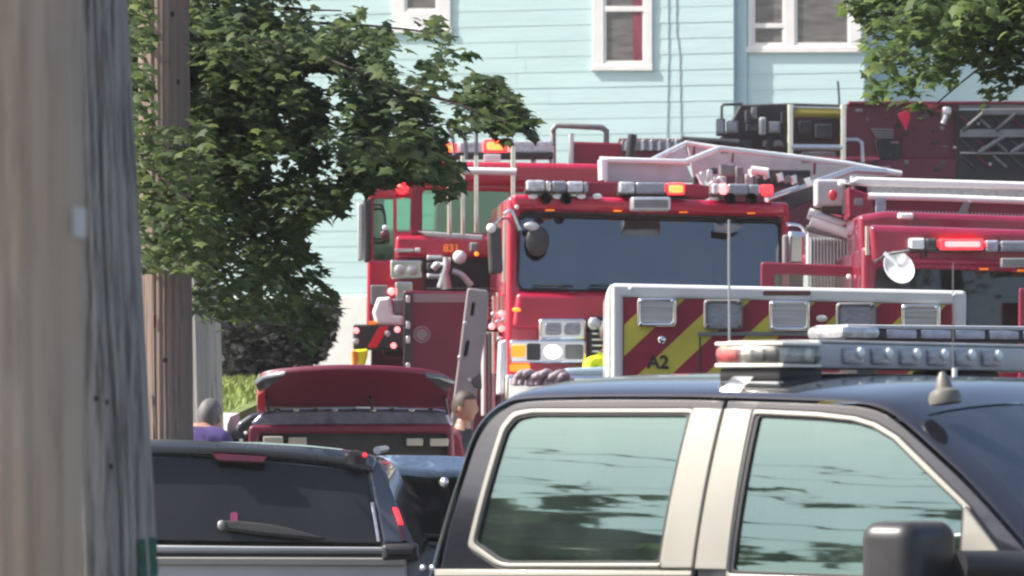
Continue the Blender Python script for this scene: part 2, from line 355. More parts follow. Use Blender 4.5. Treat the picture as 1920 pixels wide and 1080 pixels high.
def grass():
    n = 5200; V = np.zeros((n, 3, 3)); rg = np.random.default_rng(3)
    x = rg.uniform(-4.2, -2.2, n); y = rg.uniform(39.7, 52, n)
    z = np.array([bank_z(a, b) for a, b in zip(x, y)]); h = rg.uniform(.04, .11, n); a = rg.uniform(0, 6.28, n); wd = rg.uniform(.008, .016, n)
    V[:, 0] = np.stack([x - wd * np.cos(a), y - wd * np.sin(a), z], 1); V[:, 1] = np.stack([x + wd * np.cos(a), y + wd * np.sin(a), z], 1)
    V[:, 2] = np.stack([x + rg.normal(0, .03, n), y + rg.normal(0, .03, n), z + h], 1)
    me = bpy.data.meshes.new('grass'); me.from_pydata(V.reshape(-1, 3).tolist(), [], np.arange(n * 3).reshape(-1, 3).tolist())
    o = link('grass', me, None, mat('grass_blades', (.20, .26, .05), .6, var=.3, vscale=3), 0); tag(o, 'mown green grass on the bank below the dark shrub', 'grass', kind='stuff')
grass()

# ---------------------------------------------------------------- house
mint = mat('mint_clapboard_paint', (.54, .70, .69), .62, var=.05, vscale=1.6, bump=.12, bscale=5, stretch=(.4, 1, 3))
H = Frame('house', 'pale mint clapboard house with white trimmed windows behind the fire engines', 'house', 1000, 70, 2.3, -16)
PH = [Pl(H, 0), Pl(H, .13), Pl(H, .8)]
uC = PH[0].uv(1376, 200)[0]; uB = PH[1].uv(1621, 150)[0]; uL = PH[0].uv(250, 200)[0] - 2.5; uR = PH[2].uv(2150, 150)[0]
ROW = abs(PH[0].uv(1000, 48.7)[1] - PH[0].uv(1000, 19.4)[1])
EAVE = 8.2
def board(pl, u0, u1, v, jit):
    pr = [(.003, ROW + .006), (.004, 0.0), (.0075 + jit, -.001), (.0085 + jit, .005), (.005, ROW + .006)]
    V = [(u, b, a) for u in (u0, u1) for a, b in pr]; n = 5
    Fc = [(k, (k + 1) % n, n + (k + 1) % n, n + k) for k in range(n)] + [tuple(range(n - 1, -1, -1)), tuple(range(n, 2 * n))]
    me = bpy.data.meshes.new('siding_board'); me.from_pydata([tuple(p) for p in V], [], Fc)
    me.transform(pl.M @ Matrix.Translation((0, v, 0)))
    return link('siding_board', me, H.o, mint, 0)
wins = []
def boards(pi, u0, u1, pyref, nr0, nr1, longest):
    pl = PH[pi]; vref = pl.uv(1000 if pi == 0 else 1500, pyref)[1]
    for k in range(nr0, nr1):
        v = vref + k * ROW
        if v > EAVE: break
        cuts = sorted((a, b) for i, a, b, c, d in wins if i == pi and c < v + ROW * .98 and d > v + .02 * ROW)
        u = u0; spans = []
        for a, b in cuts:
            if a > u: spans.append((u, a))
            u = max(u, b)
        if u < u1: spans.append((u, u1))
        for a, b in spans:
            while b - a > longest * 1.5:
                c = a + longest * random.uniform(.7, 1.3); board(pl, a, c - .004, v, random.uniform(-.0012, .0012)); a = c
            board(pl, a, b - .003, v, random.uniform(-.0012, .0012))
def window(pi, cas, panes, rails, sill, curtain=None):
    """white casing, sash rails, panes, sill; heights above the picture go on up the wall"""
    pl = PH[pi]; x0, y0, x1, y1 = cas
    o = plate(pl, 'window', [rr(x0, y0, x1, y1)] + [rr(*p) for p in panes], 'whitetrim', .05, .036, .006)
    for p in panes:
        plate(pl, 'pane', [rr(p[0] - 2, p[1] - 2, p[2] + 2, p[3] + 2)], 'houseglass', .01, .006, 0, o)
        w_ = 4.5
        plate(pl, 'sash', [rr(p[0] - .5, p[1] - .5, p[2] + .5, p[3] + .5), rr(p[0] + w_, p[1] + w_, p[2] - w_, p[3] - w_ * 1.3)], 'whitetrim', .02, .024, .004, o)
    for r_ in rails: plate(pl, 'meeting_rail', [rr(*r_)], 'whitetrim', .025, .031, .004, o)
    if sill: plate(pl, 'sill', [rr(*sill)], 'whitetrim', .06, .045, .008, o)
    if curtain: plate(pl, 'curtain', [rr(*curtain)], 'curtain', .008, .018, 0, o)
    a = pl.uv(x0, y1); b = pl.uv(x1, y0); wins.append((pi, a[0], b[0], a[1], b[1]))
window(0, (1113, -90, 1224, 128), [(1133, -74, 1210, 120)], [(1133, 12, 1210, 22)], (1110, 122, 1225, 133), (1187, -70, 1206, 114))
window(0, (738, -170, 846, 58), [(760, -154, 822, 22)], [(760, -66, 822, -56)], (735, 52, 849, 62))
window(1, (1404, -140, 1616, 92), [(1412, -124, 1472, 86), (1491, -124, 1594, 86)], [(1412, 44, 1472, 53)], (1400, 88, 1618, 99))
boards(0, uL, uC, 19.4, -19, 14, 3.4)
boards(1, uC + .12, uB, 19.4, -12, 14, 3.0)
boards(2, uB, uR, 19.4, -12, 14, 3.0)
hz0 = 0
box(H, 'wall', uL, uC - .002, .002, 9, -.6, EAVE + .2, mint, 0)
box(H, 'wall', uC, uB - .002, .132, 8.9, -.6, EAVE + .2, mint, 0)
box(H, 'wall', uB, uR, .802, 8.8, -.6, EAVE + .2, mint, 0)
plate(PH[1], 'corner_board', [[(uC + .001, 0), (uC + .155, 0), (uC + .155, EAVE), (uC + .001, EAVE)]], mint, .03, .032, .003, uv=True)
vf = PH[0].uv(600, 556)[1]
plate(PH[0], 'foundation', [[(uL, -.6), (uC, -.6), (uC, vf), (uL, vf)]], 'cream', .06, .05, .005, uv=True)
bm = bmesh.new()
rp = [(uL - .4, -.5, EAVE + .1), (uR + .4, -.5, EAVE + .1), (uR + .4, 9.5, EAVE + .1), (uL - .4, 9.5, EAVE + .1), (uL - .4, 4.5, EAVE + 3.4), (uR + .4, 4.5, EAVE + 3.4)]
vs = [bm.verts.new(p) for p in rp]
for f in ((0, 1, 5, 4), (2, 3, 4, 5), (0, 4, 3), (1, 2, 5), (0, 3, 2, 1)): bm.faces.new([vs[k] for k in f])
me = bpy.data.meshes.new('roof'); bm.to_mesh(me); bm.free(); link('roof', me, H.o, mat('roof_shingles', (.09, .085, .08), .9, var=.3, vscale=4, bump=.5), 0)
for a, b in (((1253, -60), (1251, 260)), ((1268, -60), (1277, 262))):
    mid = ((a[0] + b[0]) / 2 + 2, 100)
    tube(H, 'cable', [(*a, -.012), (a[0] + .5, 60, -.012), (*mid, -.012), (*b, -.012), (b[0], 420, -.012)], .004, 'gray')

# ---------------------------------------------------------------- utility poles
wood1 = wood('tan_weathered_wood', '#a6988a', '#c2af9b', '#bf9f7a', 8, .5, .45, .36)
wood2 = wood('gray_weathered_wood', '#8e8a84', '#a6a29a', '#96918a', 12, .9, .9, .40)
wood3 = wood('brown_pole_wood', '#75645b', '#8d7b70', '#7d695e', 9)
wood4 = wood('pale_gray_pole_wood', '#84827e', '#9a9892', '#8b8882', 9)
def pole(px0, px1, d, r0, r1, m, label, seed, py0=0., py1=1080., cracks=.006):
    """px0, px1: where its right edge runs at rows py0 and py1"""
    g = road_z(d); top = 9.5; S = FPX / d
    zA, zB = HC + (YH - py0) / S, HC + (YH - py1) / S
    rad = lambda z: r0 + (r1 - r0) * (z - g) / top
    xA = (px0 - 960) / S - rad(zA); xB = (px1 - 960) / S - rad(zB)
    kx = (xA - xB) / (zA - zB); x0 = xB - kx * (zB - g)
    o = bpy.data.objects.new('utility_pole', None); COL.objects.link(o); o.location = (x0, d, g); tag(o, label, 'utility pole', 'wooden utility poles along the kerb')
    rg = random.Random(seed); n = 200; ph = [(rg.randint(3, 29), rg.uniform(0, 6.28), rg.uniform(.2, 1)) for _ in range(9)]
    ck = [(rg.uniform(-3, 0.2), rg.uniform(.2, 3.2), rg.uniform(.5, 2.2), rg.uniform(.03, .05)) for _ in range(16)]
    zs = np.concatenate([np.linspace(-.4, 3.6, 70), np.linspace(3.8, top, 16)]); bm = bmesh.new(); rows = []
    for z in zs:
        row = []
        for k in range(n):
            a = 2 * math.pi * k / n; q = rad(z + g)
            q += sum(A * math.sin(f * a + p + z * .35 * (f % 3 - 1)) for f, p, A in ph) * .0011
            for a0, zc, ln, wd in ck:
                dz = abs(z - zc) / ln; da = abs(((a - a0 - .03 * math.sin(z * 5)) + math.pi) % (2 * math.pi) - math.pi)
                if dz < 1 and da < .05: q -= cracks * (1 - dz) ** .5 * (1 - da / .05)
            row.append(bm.verts.new((kx * z + q * math.cos(a), q * math.sin(a), z)))
        rows.append(row)
    for a, b in zip(rows, rows[1:]):
        for k in range(n): bm.faces.new((a[k], a[(k + 1) % n], b[(k + 1) % n], b[k]))
    bm.faces.new(rows[-1]); me = bpy.data.meshes.new('shaft'); bm.to_mesh(me); bm.free()
    link('shaft', me, o, m, 50)
    class P: pass
    f = P(); f.o = o; f.rad = lambda z: rad(z); f.kx = kx; f.x0 = x0; f.d = d; f.S = S; f.g = g
    def surf(px, py, out=.0):
        z = HC + (YH - py) / S; x = (px - 960) / S - x0 - kx * (z - g); r = rad(z)
        x = max(-r * .999, min(r * .999, x)); y = -math.sqrt(r * r - x * x); n_ = Vector((x, y, 0)).normalized()
        return Vector((kx * (z - g) + x, y, z - g)) + n_ * out
    f.surf = surf
    return f
def patch(f, name, px0, py0, px1, py1, m, out=.003, nx=10, ny=6, jag=0.):
    """a thin sheet lying on the round of a pole"""
    rg = random.Random(5); bm = bmesh.new(); G = [[bm.verts.new(f.surf(px0 + (px1 - px0) * i / nx + rg.uniform(-jag, jag), py0 + (py1 - py0) * j / ny + rg.uniform(-jag, jag), out)) for i in range(nx + 1)] for j in range(ny + 1)]
    fs = [bm.faces.new((G[j][i], G[j + 1][i], G[j + 1][i + 1], G[j][i + 1])) for j in range(ny) for i in range(nx)]
    me = bpy.data.meshes.new(name); bmesh.ops.solidify(bm, geom=fs, thickness=-.002); bm.to_mesh(me); bm.free()
    return link(name, me, f.o, m, 50)
def knot(f, px, py, r, m='dark'):
    p = f.surf(px, py, -.002); n = Vector((p.x - f.kx * p.z, p.y, 0)).normalized()
    T = Matrix.Translation(p) @ n.to_track_quat('Z', 'Y').to_matrix().to_4x4()
    link('knot', lathe_mesh([(r * 1.1, -.004), (r, .0025), (0, .003)], 14, T @ Matrix.Diagonal((1, 1.25, 1, 1))), f.o, m)
p1 = pole(156, 159, 8, .155, .12, wood1, 'nearest wooden pole, tan and out of focus at the left edge', 1)
patch(p1, 'metal_tag', 137, 392, 156, 447, 'white', .006, 6, 4)
p2 = pole(238, 296, 13, .165, .11, wood2, 'leaning gray cracked wooden pole with green paint near its foot', 2, cracks=.011)
patch(p2, 'paint_mark', 265, 1008, 294, 1100, mat('green_paint', (.05, .2, .12), .6, var=.3, vscale=20), .003, 8, 10, 2)
tube(None, 'hook', [p2.surf(283, 742, .012), p2.surf(278, 748, .014), p2.surf(279, 758, .014), p2.surf(287, 760, .012)], .003, 'rubber', p2.o, local=True)
for a in ((208, 755), (216, 874), (189, 748)): knot(p2, *a, .006)
p3 = pole(355, 363, 27, .139, .13, wood3, 'brown knotted wooden pole behind the leaning gray one', 3, 0, 820)
for a in ((327, 30), (336, 156), (313, 676), (318, 120)): knot(p3, *a, .012)
patch(p3, 'red_tag', 292, 592, 296, 616, 'dkredlens', .006, 3, 4)
p4 = pole(413, 419, 36, .145, .12, wood4, 'farthest pale gray wooden pole half behind leaves', 4, 600, 800)

# ---------------------------------------------------------------- trees
LEAF = [(0, 0), (.10, .02), (.30, -.06), (.24, .14), (.54, .32), (.34, .40), (.27, .50), (.13, .66), (0, 1)]
LV = np.array([(x, y) for x, y in LEAF] + [(-x, y) for x, y in reversed(LEAF[1:-1])] + [(0, .3)])
LVz = -.28 * np.abs(LV[:, 0]) - .22 * LV[:, 1] ** 2
L3 = np.column_stack([LV[:, 0], LV[:, 1] - .1, LVz]); NL = len(LV) - 1
LF = np.array([(NL, k, (k + 1) % NL) for k in range(NL)])
def leaf_basis(n, rg, out, tiltsd=.32):
    """leaf axes: tips point outward and droop, faces look mostly up"""
    a = np.arctan2(out[:, 1], out[:, 0]) + rg.normal(0, .9, n); dr = rg.normal(-.2, .3, n)
    Y = np.stack([np.cos(a) * np.cos(dr), np.sin(a) * np.cos(dr), np.sin(dr)], 1)
    Z = np.stack([rg.normal(0, tiltsd, n), rg.normal(0, tiltsd, n), np.ones(n)], 1)
    X = np.cross(Y, Z); X /= np.linalg.norm(X, axis=1)[:, None]; Z = np.cross(X, Y)
    return X, Y, Z
def leaves_mesh(name, P, B, S, tint):
    X, Y, Z = B; n = len(P)
    V = P[:, None, :] + S[:, None, None] * (L3[None, :, 0, None] * X[:, None] + L3[None, :, 1, None] * Y[:, None] + L3[None, :, 2, None] * Z[:, None])
    k = len(L3); V = V.reshape(-1, 3); Fc = (LF[None] + (np.arange(n) * k)[:, None, None]).reshape(-1, 3)
    me = bpy.data.meshes.new(name); me.vertices.add(len(V)); me.vertices.foreach_set('co', V.astype('f').ravel())
    me.loops.add(Fc.size); me.loops.foreach_set('vertex_index', Fc.astype('i').ravel())
    me.polygons.add(len(Fc)); me.polygons.foreach_set('loop_start', np.arange(0, Fc.size, 3, dtype='i'))
    me.update(calc_edges=True)
    at_ = me.attributes.new('tint', 'FLOAT', 'POINT'); at_.data.foreach_set('value', np.repeat(tint, k).astype('f'))
    return me
def inside(poly, x, y):
    r = np.zeros(len(x), bool); j = len(poly) - 1
    for i in range(len(poly)):
        xi, yi = poly[i]; xj, yj = poly[j]
        c = ((yi > y) != (yj > y)) & (x < (xj - xi) * (y - yi) / (yj - yi + 1e-9) + xi); r ^= c; j = i
    return r
def proj(P): return 960 + P[:, 0] / P[:, 1] * FPX, YH - (P[:, 2] - HC) / P[:, 1] * FPX
def tree(name, label, base, fork, limbs, keep, lm, bark, seed, size, tw=9, perl=26, nparts=200, sags=.25, twl=(.35, .9), group=None, trunk_r=.17, fill=None, cat='tree', big=lambda x, y: x < -1e6):
    """trunk, limbs to given ends, twigs along the limbs, leaves along the twigs; keep(P) trims the crown"""
    rg = np.random.default_rng(seed); o = bpy.data.objects.new(name, None); COL.objects.link(o); o.location = base; tag(o, label, cat, group)
    b = Vector(base); f = Vector(fork)
    link('trunk', tube_mesh([Vector(q) for q in crv([b - b + Vector((0, 0, -.3)), (f - b) * .5 + Vector((.06, .03, 0)), f - b], 6)], trunk_r, 6, trunk_r * .6), o, bark, 60)
    PP, OO = [], []
    for e in limbs:
        e = Vector(e); mid = (f + e) / 2 + Vector((rg.normal(0, .15), rg.normal(0, .15), sags * (e - f).length))
        pts = [f * (1 - t) ** 2 + mid * 2 * t * (1 - t) + e * t * t for t in np.linspace(0, 1, 9)]
        if rg.uniform() < .22 or len(limbs) < 30: link('limb', tube_mesh([p - b for p in pts], trunk_r * .11, 2, .004), o, bark, 60)
        ax = (e - f).normalized()
        for _ in range(tw):
            t = rg.uniform(.35, 1.0); s = f * (1 - t) ** 2 + mid * 2 * t * (1 - t) + e * t * t
            dv = (ax * .7 + Vector(rg.normal(0, .6, 3)) * Vector((1, 1, .45)).length / 1.2); dv.z *= .5; dv.normalize(); L = rg.uniform(*twl)
            te = s + dv * L + Vector((0, 0, -.12 * L))
            n = int(perl * L / twl[1]) + 4; tt = rg.uniform(.1, 1.03, n)
            Q = np.array(s)[None] * (1 - tt[:, None]) + np.array(te)[None] * tt[:, None] + rg.normal(0, .06, (n, 3))
            PP.append(Q); OO.append(np.repeat(np.array(dv)[None], n, 0))
    if fill is not None:
        PP.append(fill); OO.append(rg.normal(0, 1, fill.shape) * np.array([1, 1, .2]) + np.array([.7, 0, 0]))
    P = np.concatenate(PP); O = np.concatenate(OO); k = keep(P); P = P[k]; O = O[k]; n = len(P)
    px_, py_ = proj(P); S = size * rg.uniform(.7, 1.25, n) * np.where(big(px_, py_), 1.2, 1.0); B = leaf_basis(n, rg, O); tint = rg.uniform(0, .999, n)
    x, y = proj(P); vis = (x > 240) & (x < 1910) & (y > 5) & (y < 1000)
    # the leaves that show largest at the crown's face become leaf objects of their own
    front = np.argsort(np.where(vis, P[:, 1] - 2.5 * S / size, 1e3))[:nparts * 3]; front = rg.choice(front, min(nparts, len(front)), replace=False) if nparts else []
    msk = np.ones(n, bool); msk[front] = False
    me = leaves_mesh('foliage', P[msk] - np.array(base), tuple(q[msk] for q in B), S[msk], tint[msk])
    fo = link('foliage', me, o, lm, 0); fo['kind'] = 'stuff'
    one = leaves_mesh('leaf', np.zeros((1, 3)), tuple(np.eye(3)[[i]] for i in range(3)), np.ones(1), np.zeros(1)); one.materials.append(lm)
    for i in front:
        l = bpy.data.objects.new('leaf', one); COL.objects.link(l); l.parent = o
        m3 = Matrix((B[0][i], B[1][i], B[2][i])).transposed() * S[i]
        l.matrix_local = Matrix.Translation(P[i] - np.array(base)) @ m3.to_4x4()
    return o
from mathutils import noise
bark = wood('bark', '#2a2622', '#3c352f', '#322b27', 20, .9)
maple = leafmat('maple_leaf', (.056, .084, .040), (.082, .122, .045), (.16, .20, .06))
maple2 = leafmat('sunlit_maple_leaf', (.055, .088, .036), (.09, .14, .04), (.17, .23, .06))
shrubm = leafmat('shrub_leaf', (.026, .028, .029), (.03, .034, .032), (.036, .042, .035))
rg = np.random.default_rng(21)
OUT1 = [(-400, -900), (545, -900), (545, 30), (572, -5), (600, 8), (622, 45), (655, 5), (680, 12), (672, 45), (705, 55), (735, 30), (770, 45), (770, 20), (815, 28), (850, 50), (868, 62), (852, 74), (880, 92), (905, 106), (880, 116), (895, 140), (940, 140), (945, 160), (968, 182), (985, 205), (1000, 225), (1012, 262), (985, 252), (960, 246), (955, 272), (925, 252), (895, 240), (868, 260), (842, 245), (828, 292), (862, 305), (868, 330), (850, 385), (820, 378), (806, 335), (772, 340), (742, 330), (736, 350), (706, 345), (690, 362), (655, 352), (648, 392), (636, 420), (602, 402), (586, 428), (560, 440), (588, 470), (608, 512), (630, 548), (648, 590), (615, 572), (628, 612), (600, 628), (585, 660), (540, 640), (470, 615), (432, 600), (420, 640), (390, 622), (385, 690), (368, 660), (362, 520), (330, 505), (280, 500), (262, 640), (-400, 900)]
def keep1(P):
    x, y = proj(P); inn = inside(OUT1, x, y)
    bare = (x > 288) & (x < 357) & (y < 235) & (P[:, 1] < 27.6)          # the pole stands clear of leaves here
    thin = (x < 560) & (y < 0)
    gaps = np.array([noise.noise((p[0] * 5.5, p[1] * .3, p[2] * 8)) for p in P]) + np.random.default_rng(2).normal(0, .12, len(P))
    open_ = (x > 470) & (x < 890) & (y < np.where(x > 640, 255, 345)) & (gaps > -.08 + .4 * np.clip((540 - x) / 90, 0, 1))      # airy outer sprays let the wall show through
    open_ |= (x <= 470) & (y < 190) & (gaps > .08)
    return (inn & ~bare & ~open_) | thin
ends = []
while len(ends) < 54:
    px, py = rg.uniform(260, 985), rg.uniform(-60, 610)
    if inside(OUT1, np.array([px]), np.array([py]))[0]: ends.append(at(px, py, rg.normal(29.2, 1.3)))
ends += [at(px, py, d) for px, py, d in ((845, 375, 28.6), (815, 360, 29.2), (740, 340, 28.4), (700, 350, 29), (650, 400, 28.6), (780, 310, 28.8), (620, 400, 29.3), (1000, 245, 28.6), (1006, 255, 29), (975, 200, 28.8), (950, 230, 28.4), (930, 240, 28.9), (985, 235, 28.5), (940, 165, 29), (900, 115, 28.4), (860, 70, 29.4), (860, 340, 28.2), (630, 560, 28.3), (600, 610, 28.6), (560, 560, 29), (960, 215, 29.2), (640, 20, 29))]
ends += [at(px, py, d) for px, py, d in ((-150, -200, 29), (100, -350, 30), (-300, 100, 29.5), (350, -300, 30.5), (0, 150, 27.8), (200, -150, 28.5), (-100, -500, 29), (420, -150, 28), (100, 400, 29))]
nf = 15000; fx, fy, fd = rg.uniform(230, 900, nf), rg.uniform(-150, 640, nf), rg.normal(29.8, 1.0, nf)
fillP = np.stack([(fx - 960) / FPX * fd, fd, HC + (YH - fy) / FPX * fd], 1)
core = [(230, -150), (530, -150), (500, 60), (560, 140), (660, 200), (780, 230), (850, 250), (825, 290), (840, 345), (770, 330), (700, 340), (640, 385), (570, 425), (560, 500), (570, 590), (480, 600), (240, 600)]
fillP = fillP[inside(core, fx, fy)]
nq = 2600; qx, qy, qd = rg.uniform(238, 400, nq), rg.uniform(-60, 515, nq), rg.normal(26.2, .35, nq)
qk = (qy > 232 + rg.normal(0, 14, nq)) | (qx < 285 + rg.normal(0, 4, nq))
fillP = np.concatenate([fillP, np.stack([(qx - 960) / FPX * qd, qd, HC + (YH - qy) / FPX * qd], 1)[qk]])
tree('maple_tree', 'large shady maple spreading from the left behind the poles', tuple(at(60, 0, 29.8).xy) + (0,), at(80, 120, 29.8), ends, keep1, maple, bark, 5, .068, tw=15, perl=38, nparts=240, fill=fillP, sags=.12, big=lambda x, y: (x > 690) | ((x > 560) & (y > 380)))
OUT2 = [(1582, -900), (1578, 30), (1592, 48), (1606, 30), (1622, 44), (1618, 90), (1628, 130), (1624, 170), (1640, 196), (1660, 182), (1672, 205), (1690, 192), (1704, 205), (1722, 228), (1748, 224), (1742, 160), (1765, 150), (1790, 158), (1805, 118), (1835, 116), (1845, 140), (1833, 186), (1850, 204), (1885, 206), (1905, 165), (1935, 150), (2600, 400), (2600, -900)]
def keep2(P):
    x, y = proj(P); return inside(OUT2, x, y)
ends2 = []
while len(ends2) < 22:
    px, py = rg.uniform(1585, 1960), rg.uniform(-80, 200)
    if inside(OUT2, np.array([px]), np.array([py]))[0]: ends2.append(at(px, py, rg.normal(31.5, .7)))
ends2 += [at(px, py, d) for px, py, d in ((1600, 20, 31), (1735, 212, 31.2), (1870, 195, 31), (1645, 185, 31.4), (2300, -100, 32), (2200, -500, 33), (1900, -400, 31), (2500, -300, 31), (2100, 100, 30), (1750, -300, 31))]
tree('maple_tree', 'sunlit maple branch hanging into the top right corner', tuple(at(2350, 0, 32).xy) + (road_z(32),), at(2300, -150, 32), ends2, keep2, maple2, bark, 9, .088, tw=15, perl=28, nparts=110, sags=.1)
OUT3 = [(405, 712), (405, 560), (640, 560), (635, 600), (620, 640), (606, 668), (575, 690), (548, 712)]
def keep3(P):
    x, y = proj(P); return inside(OUT3, x, y)
e3 = [at(rg.uniform(380, 625), rg.uniform(560, 700), rg.normal(51, .7)) for _ in range(40)]
fx, fy, fd = rg.uniform(390, 630, 7000), rg.uniform(560, 712, 7000), rg.normal(51, .6, 7000)
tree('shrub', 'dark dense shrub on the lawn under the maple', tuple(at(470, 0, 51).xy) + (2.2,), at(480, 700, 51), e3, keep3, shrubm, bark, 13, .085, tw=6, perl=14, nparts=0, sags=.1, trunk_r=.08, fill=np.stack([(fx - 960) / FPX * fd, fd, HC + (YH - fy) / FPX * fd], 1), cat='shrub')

# ---------------------------------------------------------------- ladder truck (side on, behind)
T = Frame('ladder_truck', 'maroon tower ladder truck standing side-on behind the fire engines', 'fire truck', 1650, 57, road_z(57), 0, .4)
P = Pl(T, 0); PB = Pl(T, .5); PF = Pl(T, -.12)
body = plate(P, 'body', [rnd([(1345, 292), (2350, 300), (2350, 690), (1345, 690)], 4)], 'maroon', 2.4, 0, .03)
plate(P, 'turntable_panel', [rnd([(1586, 194), (1800, 192), (1800, 300), (1586, 300)], 3)], 'maroon', 1.6, -.1, .02)
plate(PB, 'platform_back', [rnd([(1388, 196), (1484, 193), (1590, 196), (1590, 300), (1346, 296), (1346, 262), (1362, 245)], 3)], 'dark', .6, 0, .02)
tube(T, 'platform_rail', [(1353, 240, 0), (1353, 200, 0), (1357, 196, 0), (1392, 195, 0)], .018, 'plast')
for a, m in (((1343, 222, 1360, 254), 'dkgray'), ((1363, 226, 1384, 250), 'gray'), ((1424, 220, 1436, 252), 'alup'), ((1441, 228, 1463, 250), 'gray')):
    o = plate(P, 'work_lamp', [rr(*a, 3)], m, .18, .02, .012); plate(P, 'lens', [rr(a[0] + 3, a[1] + 4, a[2] - 3, a[3] - 4, 2)], 'lensg', .02, .03, .004, o)
for k, a in enumerate(((1398, 206, 1406, 230), (1410, 200, 1420, 222), (1386, 262, 1412, 280), (1400, 232, 1420, 246), (1432, 262, 1470, 274), (1500, 226, 1522, 250), (1530, 232, 1560, 258), (1505, 284, 1568, 296), (1466, 208, 1474, 232))):
    plate(P, 'fitting', [rr(*a, 2)], ('dkgray', 'gray', 'plast')[k % 3], .15, -.05 - .02 * (k % 3), .008)
tube(T, 'hose_reel', [(1438, 292, .1), (1446, 262, .1), (1462, 254, .1), (1474, 268, .1), (1478, 292, .1)], .05, 'rubber', sm=True)
for x in (1482, 1581): tube(T, 'ladder_rail', [(x, 196, -.25), (x, 300, -.25)], .036, 'chrome')
tube(T, 'rung', [(1484, 276, -.25), (1579, 277, -.25)], .036, 'alu')
tube(T, 'roller', [(1490, 212, -.22), (1574, 213, -.22)], .05, mat('olive_yellow_roller', (.33, .27, .04), .5, var=.15))
tube(T, 'rail', [(1484, 201, -.25), (1579, 203, -.25)], .012, 'alu')
tube(T, 'side_rail', [(1583, 262, -.22), (1608, 262, -.22), (1616, 268, -.22), (1618, 304, -.22)], .022, 'alu')
for x in (1482, 1581): dome(PF, 'end_cap', x, 203, 7, 'alu', .8, .1)
tube(T, 'antenna', [(1571, 152, -.2), (1573, 180, -.2), (1574, 200, -.2)], .012, 'plast')
for k in range(4): plate(P, 'vent_slat', [[(1632 + k * 3, 241 + k * 5), (1676, 242 + k * 5), (1674, 245 + k * 5), (1634 + k * 3, 244 + k * 5)]], 'gray', .03, .03, .004)
plate(P, 'side_hatch', [rnd([(1640, 262), (1692, 258), (1688, 300), (1648, 300)], 4)], 'dark', .03, .004, .008)
rgT = random.Random(77)
for k in range(46):
    x = rgT.uniform(1594, 1786); y = rgT.uniform(202, 322); w_, h_ = rgT.uniform(2, 16), rgT.uniform(1.5, 8)
    plate(P, 'panel_fitting', [rr(x, y, min(1790, x + w_), y + h_, 1)], rgT.choice(('dark', 'maroon', 'dkgray', 'reddk', 'dark', 'gray')), .03, .006 + .0007 * k, .004)
for x in range(1800, 2150, 31):
    for y in (218, 262, 292): tube(T, 'lattice_bar', [(x, y, -.035), (x + 26, y + 22, -.035)], .016, ('gray', 'dkgray', 'maroon')[(x + y) % 3])
plate(PF, 'pennant', [[(1683, 214), (1708, 204), (1706, 222), (1699, 245)]], mat('bright_red_flag', (.7, .01, .06), .6, var=.1), .012, 0, .003)
plate(PF, 'marker_plate', [[(1735, 196), (1762, 196), (1745, 206)]], 'redlens', .02, 0, .003)
plate(P, 'roof_edge', [[(1592, 190), (1920, 190), (2100, 191), (2100, 195), (1592, 195)]], 'reddk', .9, .02, .004)
o = plate(PF, 'spot_lamp', [rr(1768, 200, 1784, 216, 6)], 'alu', .12, 0, .02); plate(PF, 'lens', [rr(1770, 202, 1781, 213, 5)], 'white', .02, .012, .004, o)
tube(T, 'lamp_stem', [(1774, 216, -.1), (1768, 232, -.1)], .03, 'alu')
boom = plate(P, 'boom', [[(1792, 206), (2350, 206), (2350, 345), (1792, 345)]], 'dark', .4, .02, .01)
for a in ((1840, 205, 2350, 216), (1800, 243, 2350, 258), (1800, 286, 2350, 290)): plate(P, 'boom_chord', [rr(*a)], 'gray', .06, .07, .006, boom)
for x in range(1805, 2200, 62): tube(T, 'boom_brace', [(x, 246, -.05), (x + 38, 214, -.05)], .03, 'dkgray', boom); tube(T, 'boom_brace', [(x + 30, 286, -.05), (x + 78, 256, -.05)], .026, 'gray', boom)
for a in ((1790, 277), (1842, 279), (1881, 279), (1834, 232), (1856, 308)): dome(P, 'bolt', *a, 3, 'alu', .6, .03, boom)
o = plate(P, 'hose_bed', [rnd([(1160, 260), (1345, 262), (1345, 300), (1160, 300)], 2)], 'maroon', 1.4, .1, .01)
for k in range(34):
    x = 1166 + k * 5.2; tube(T, 'folded_hose', [(x, 282, -.14), (x + 1, 266 + (k % 3) * 2, -.14), (x + 3, 262 + (k * 7 % 4), -.14), (x + 4, 281, -.14)], .02, ('boardg', 'gray', 'white')[k * 5 % 3], o)
tube(T, 'platform_boom', [(1278, 262, -.15), (1385, 268, -.15)], .04, 'dkgray')
box(T, 'cab', 6.2, 8.6, 0, 2.4, .6, 2.9, 'red', .08)
for x in (-3.5, -2.3, 2.5, 7): wheel(T, x, .2, .52, .35, 'y'); wheel(T, x, 2.2, .52, .35, 'y')

# ---------------------------------------------------------------- helpers shared by the fire engines
def clear_lamp(P, r, m='amber', off=.05): return plate(P, 'clearance_lamp', [rr(*r, 2)], m, .03, off, .006)
def chassis(fr, w, y0, y1, z1, m='maroon'):
    box(fr, 'chassis', -w * .8, w * .8, y0, y1, .45, .8, 'dark', .02)
    box(fr, 'pump_body', -w, w, y0 + 3.05, y1, .8, z1, m, .03)
    for y in (y0 + 1.0, y1 - 1.6):
        for s in (-1, 1): wheel(fr, s * (w - .17), y, .52, .32)

